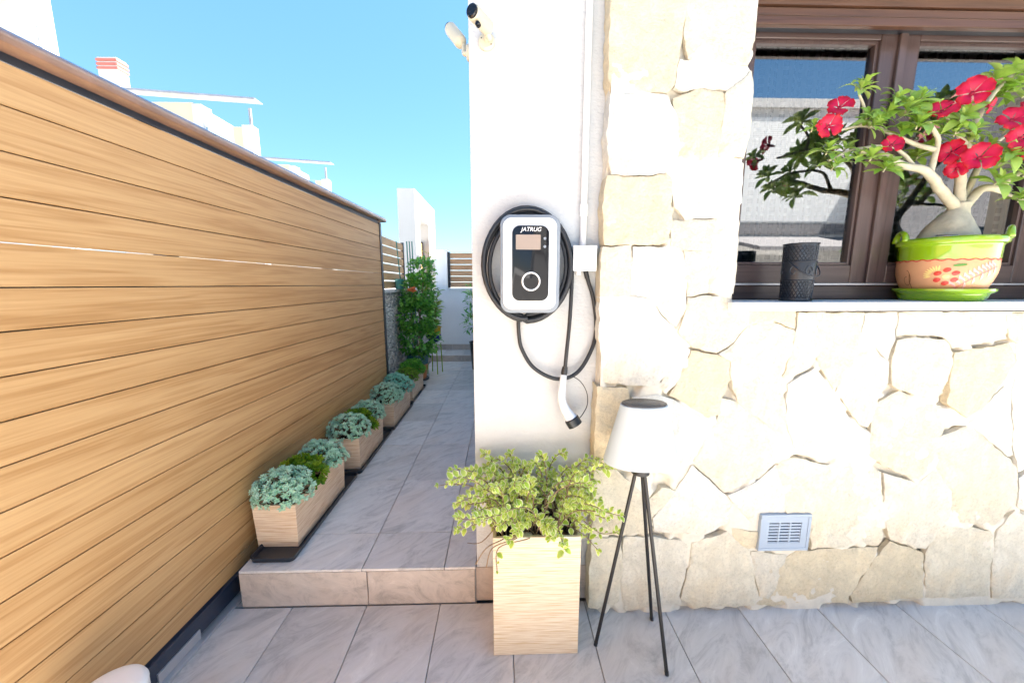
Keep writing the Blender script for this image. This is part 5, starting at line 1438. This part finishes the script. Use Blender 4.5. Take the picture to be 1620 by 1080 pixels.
# stand with yellow and blue pot
sd_ = thing('plant_stand', 'slim metal plant stand near the end of the path', 'plant stand', (-0.875, 4.72, PZ + 0.001))
MB().lathe([(0.10, 0.40), (0.10, 0.412)], 24).build('top', 'pvc', sd_)
for a in (0.5, 2.1, 3.7, 5.2): MB().tube([(0.085 * math.cos(a), 0.085 * math.sin(a), 0.40), (0.10 * math.cos(a), 0.10 * math.sin(a), 0.0)], 0.007, 6).build('leg', 'pot_green', sd_)
yp = thing('painted_pot', 'small yellow and blue glazed pot standing on the plant stand', 'pot', (-0.875, 4.72, PZ + 0.414))
MB().lathe([(0.05, 0.0), (0.075, 0.02), (0.09, 0.08), (0.086, 0.10)], 32).build('body', 'blue_glaze', yp, smooth=True)
MB().lathe([(0.086, 0.1005), (0.088, 0.17), (0.10, 0.185), (0.098, 0.195), (0.085, 0.195), (0.084, 0.16)], 32).build('rim', 'yellow_glaze', yp, smooth=True)
MB().lathe([(0.001, 0.165), (0.0838, 0.162)], 24).build('soil', 'soil', yp)
lt = thing('lime_shrub', 'tall lime green plant with long narrow leaves in the yellow and blue pot', 'plant', (-0.875, 4.72, PZ + 0.58))
lm_ = MB(); ls = MB()
for s_ in range(7):
    tx, ty_, tz_ = rnd(-.14, .14), rnd(-.1, .1), rnd(.25, .62) if s_ else 0.92
    P = smooth_path([(rnd(-.03, .03), rnd(-.03, .03), 0), (tx * .5, ty_ * .5, tz_ * .5), (tx, ty_, tz_)], 6)
    ls.tube(P, 0.004, 5)
    for i in range(2, len(P)):
        for q in range(3):
            a = i * 2.4 + q * 2.1
            M = leaf_matrix(P[i], Vector((math.cos(a), math.sin(a), rnd(.2, .9))), 1.0)
            L_ = rnd(.07, .13); W_ = L_ * .16
            V = [(0, 0, 0), (-W_, L_ * .35, .004), (0, L_ * .4, -.004), (W_, L_ * .35, .004), (-W_ * .7, L_ * .7, -.01), (0, L_ * .72, -.016), (W_ * .7, L_ * .7, -.01), (0, L_, -.035)]
            lm_.add([M @ Vector(v) for v in V], [(0, 2, 1), (0, 3, 2), (1, 2, 5, 4), (2, 3, 6, 5), (4, 5, 7), (5, 6, 7)], rnd(.2, 1))
f = lm_.build('foliage', 'lime_leaf', lt, attr=True, smooth='all'); f['kind'] = 'stuff'
ls.build('stem', 'twig', lt)
# pot and plant half hidden by the house corner
cpz = thing('corner_pot', 'tall dark pot half hidden behind the house corner', 'pot', (-0.31, 4.9, PZ + 0.001))
MB().lathe([(0.09, 0.0), (0.10, 0.01), (0.13, 0.36), (0.137, 0.38), (0.12, 0.38), (0.118, 0.34)], 32).build('body', 'dark_steel', cpz, smooth=True)
MB().lathe([(0.001, 0.345), (0.1175, 0.342)], 24).build('soil', 'soil', cpz)
cs_ = thing('corner_shrub', 'dark leafy plant peeking out behind the house corner', 'plant', (-0.31, 4.9, PZ + 0.34))
f2 = MB()
foliage_blob(f2, (-0.03, 0, 0.30), (0.18, 0.18, 0.16), 170, 0.085, 0.024); foliage_blob(f2, (-0.02, 0, 0.62), (0.15, 0.15, 0.22), 170, 0.085, 0.024)
f = f2.build('foliage', 'dark_leaf', cs_, attr=True, smooth='all'); f['kind'] = 'stuff'
MB().tube([(0, 0, 0), (-0.02, 0, .3), (0, 0, .75)], 0.008, 6).build('stem', 'twig', cs_)
tc_ = thing('watering_cup', 'small teal cup standing on the stone boundary wall', 'cup', (BX + 0.0, 4.46, 1.246))
MB().lathe([(0.040, 0.0), (0.045, 0.004), (0.052, 0.115), (0.054, 0.12), (0.048, 0.12), (0.042, 0.02)], 24).build('body', 'teal_plastic', tc_, smooth=True)
MB().tube([(0.05 + 0.02 * math.sin(PI * k / 8), 0, 0.03 + 0.06 * k / 8) for k in range(9)], 0.005, 6).build('handle', 'teal_plastic', tc_)

# ================================================================== WHITE STOOL AT THE LOWER LEFT
q = onZ(170, 1096, 0.30)
ws = thing('white_stool', 'white rounded top of a small drum stool in the lower corner by the gate', 'stool', (q.x, q.y, 0.0005))
MB().lathe([(0.066, 0.0), (0.070, 0.003), (0.074, 0.12), (0.0735, 0.285)], 48).build('drum', 'pvc', ws, smooth=True)
MB().lathe([(0.0735, 0.2855), (0.0745, 0.292), (0.071, 0.301), (0.060, 0.306), (0.03, 0.3085), (0.001, 0.309)], 48).build('top', 'pvc', ws, smooth='all')
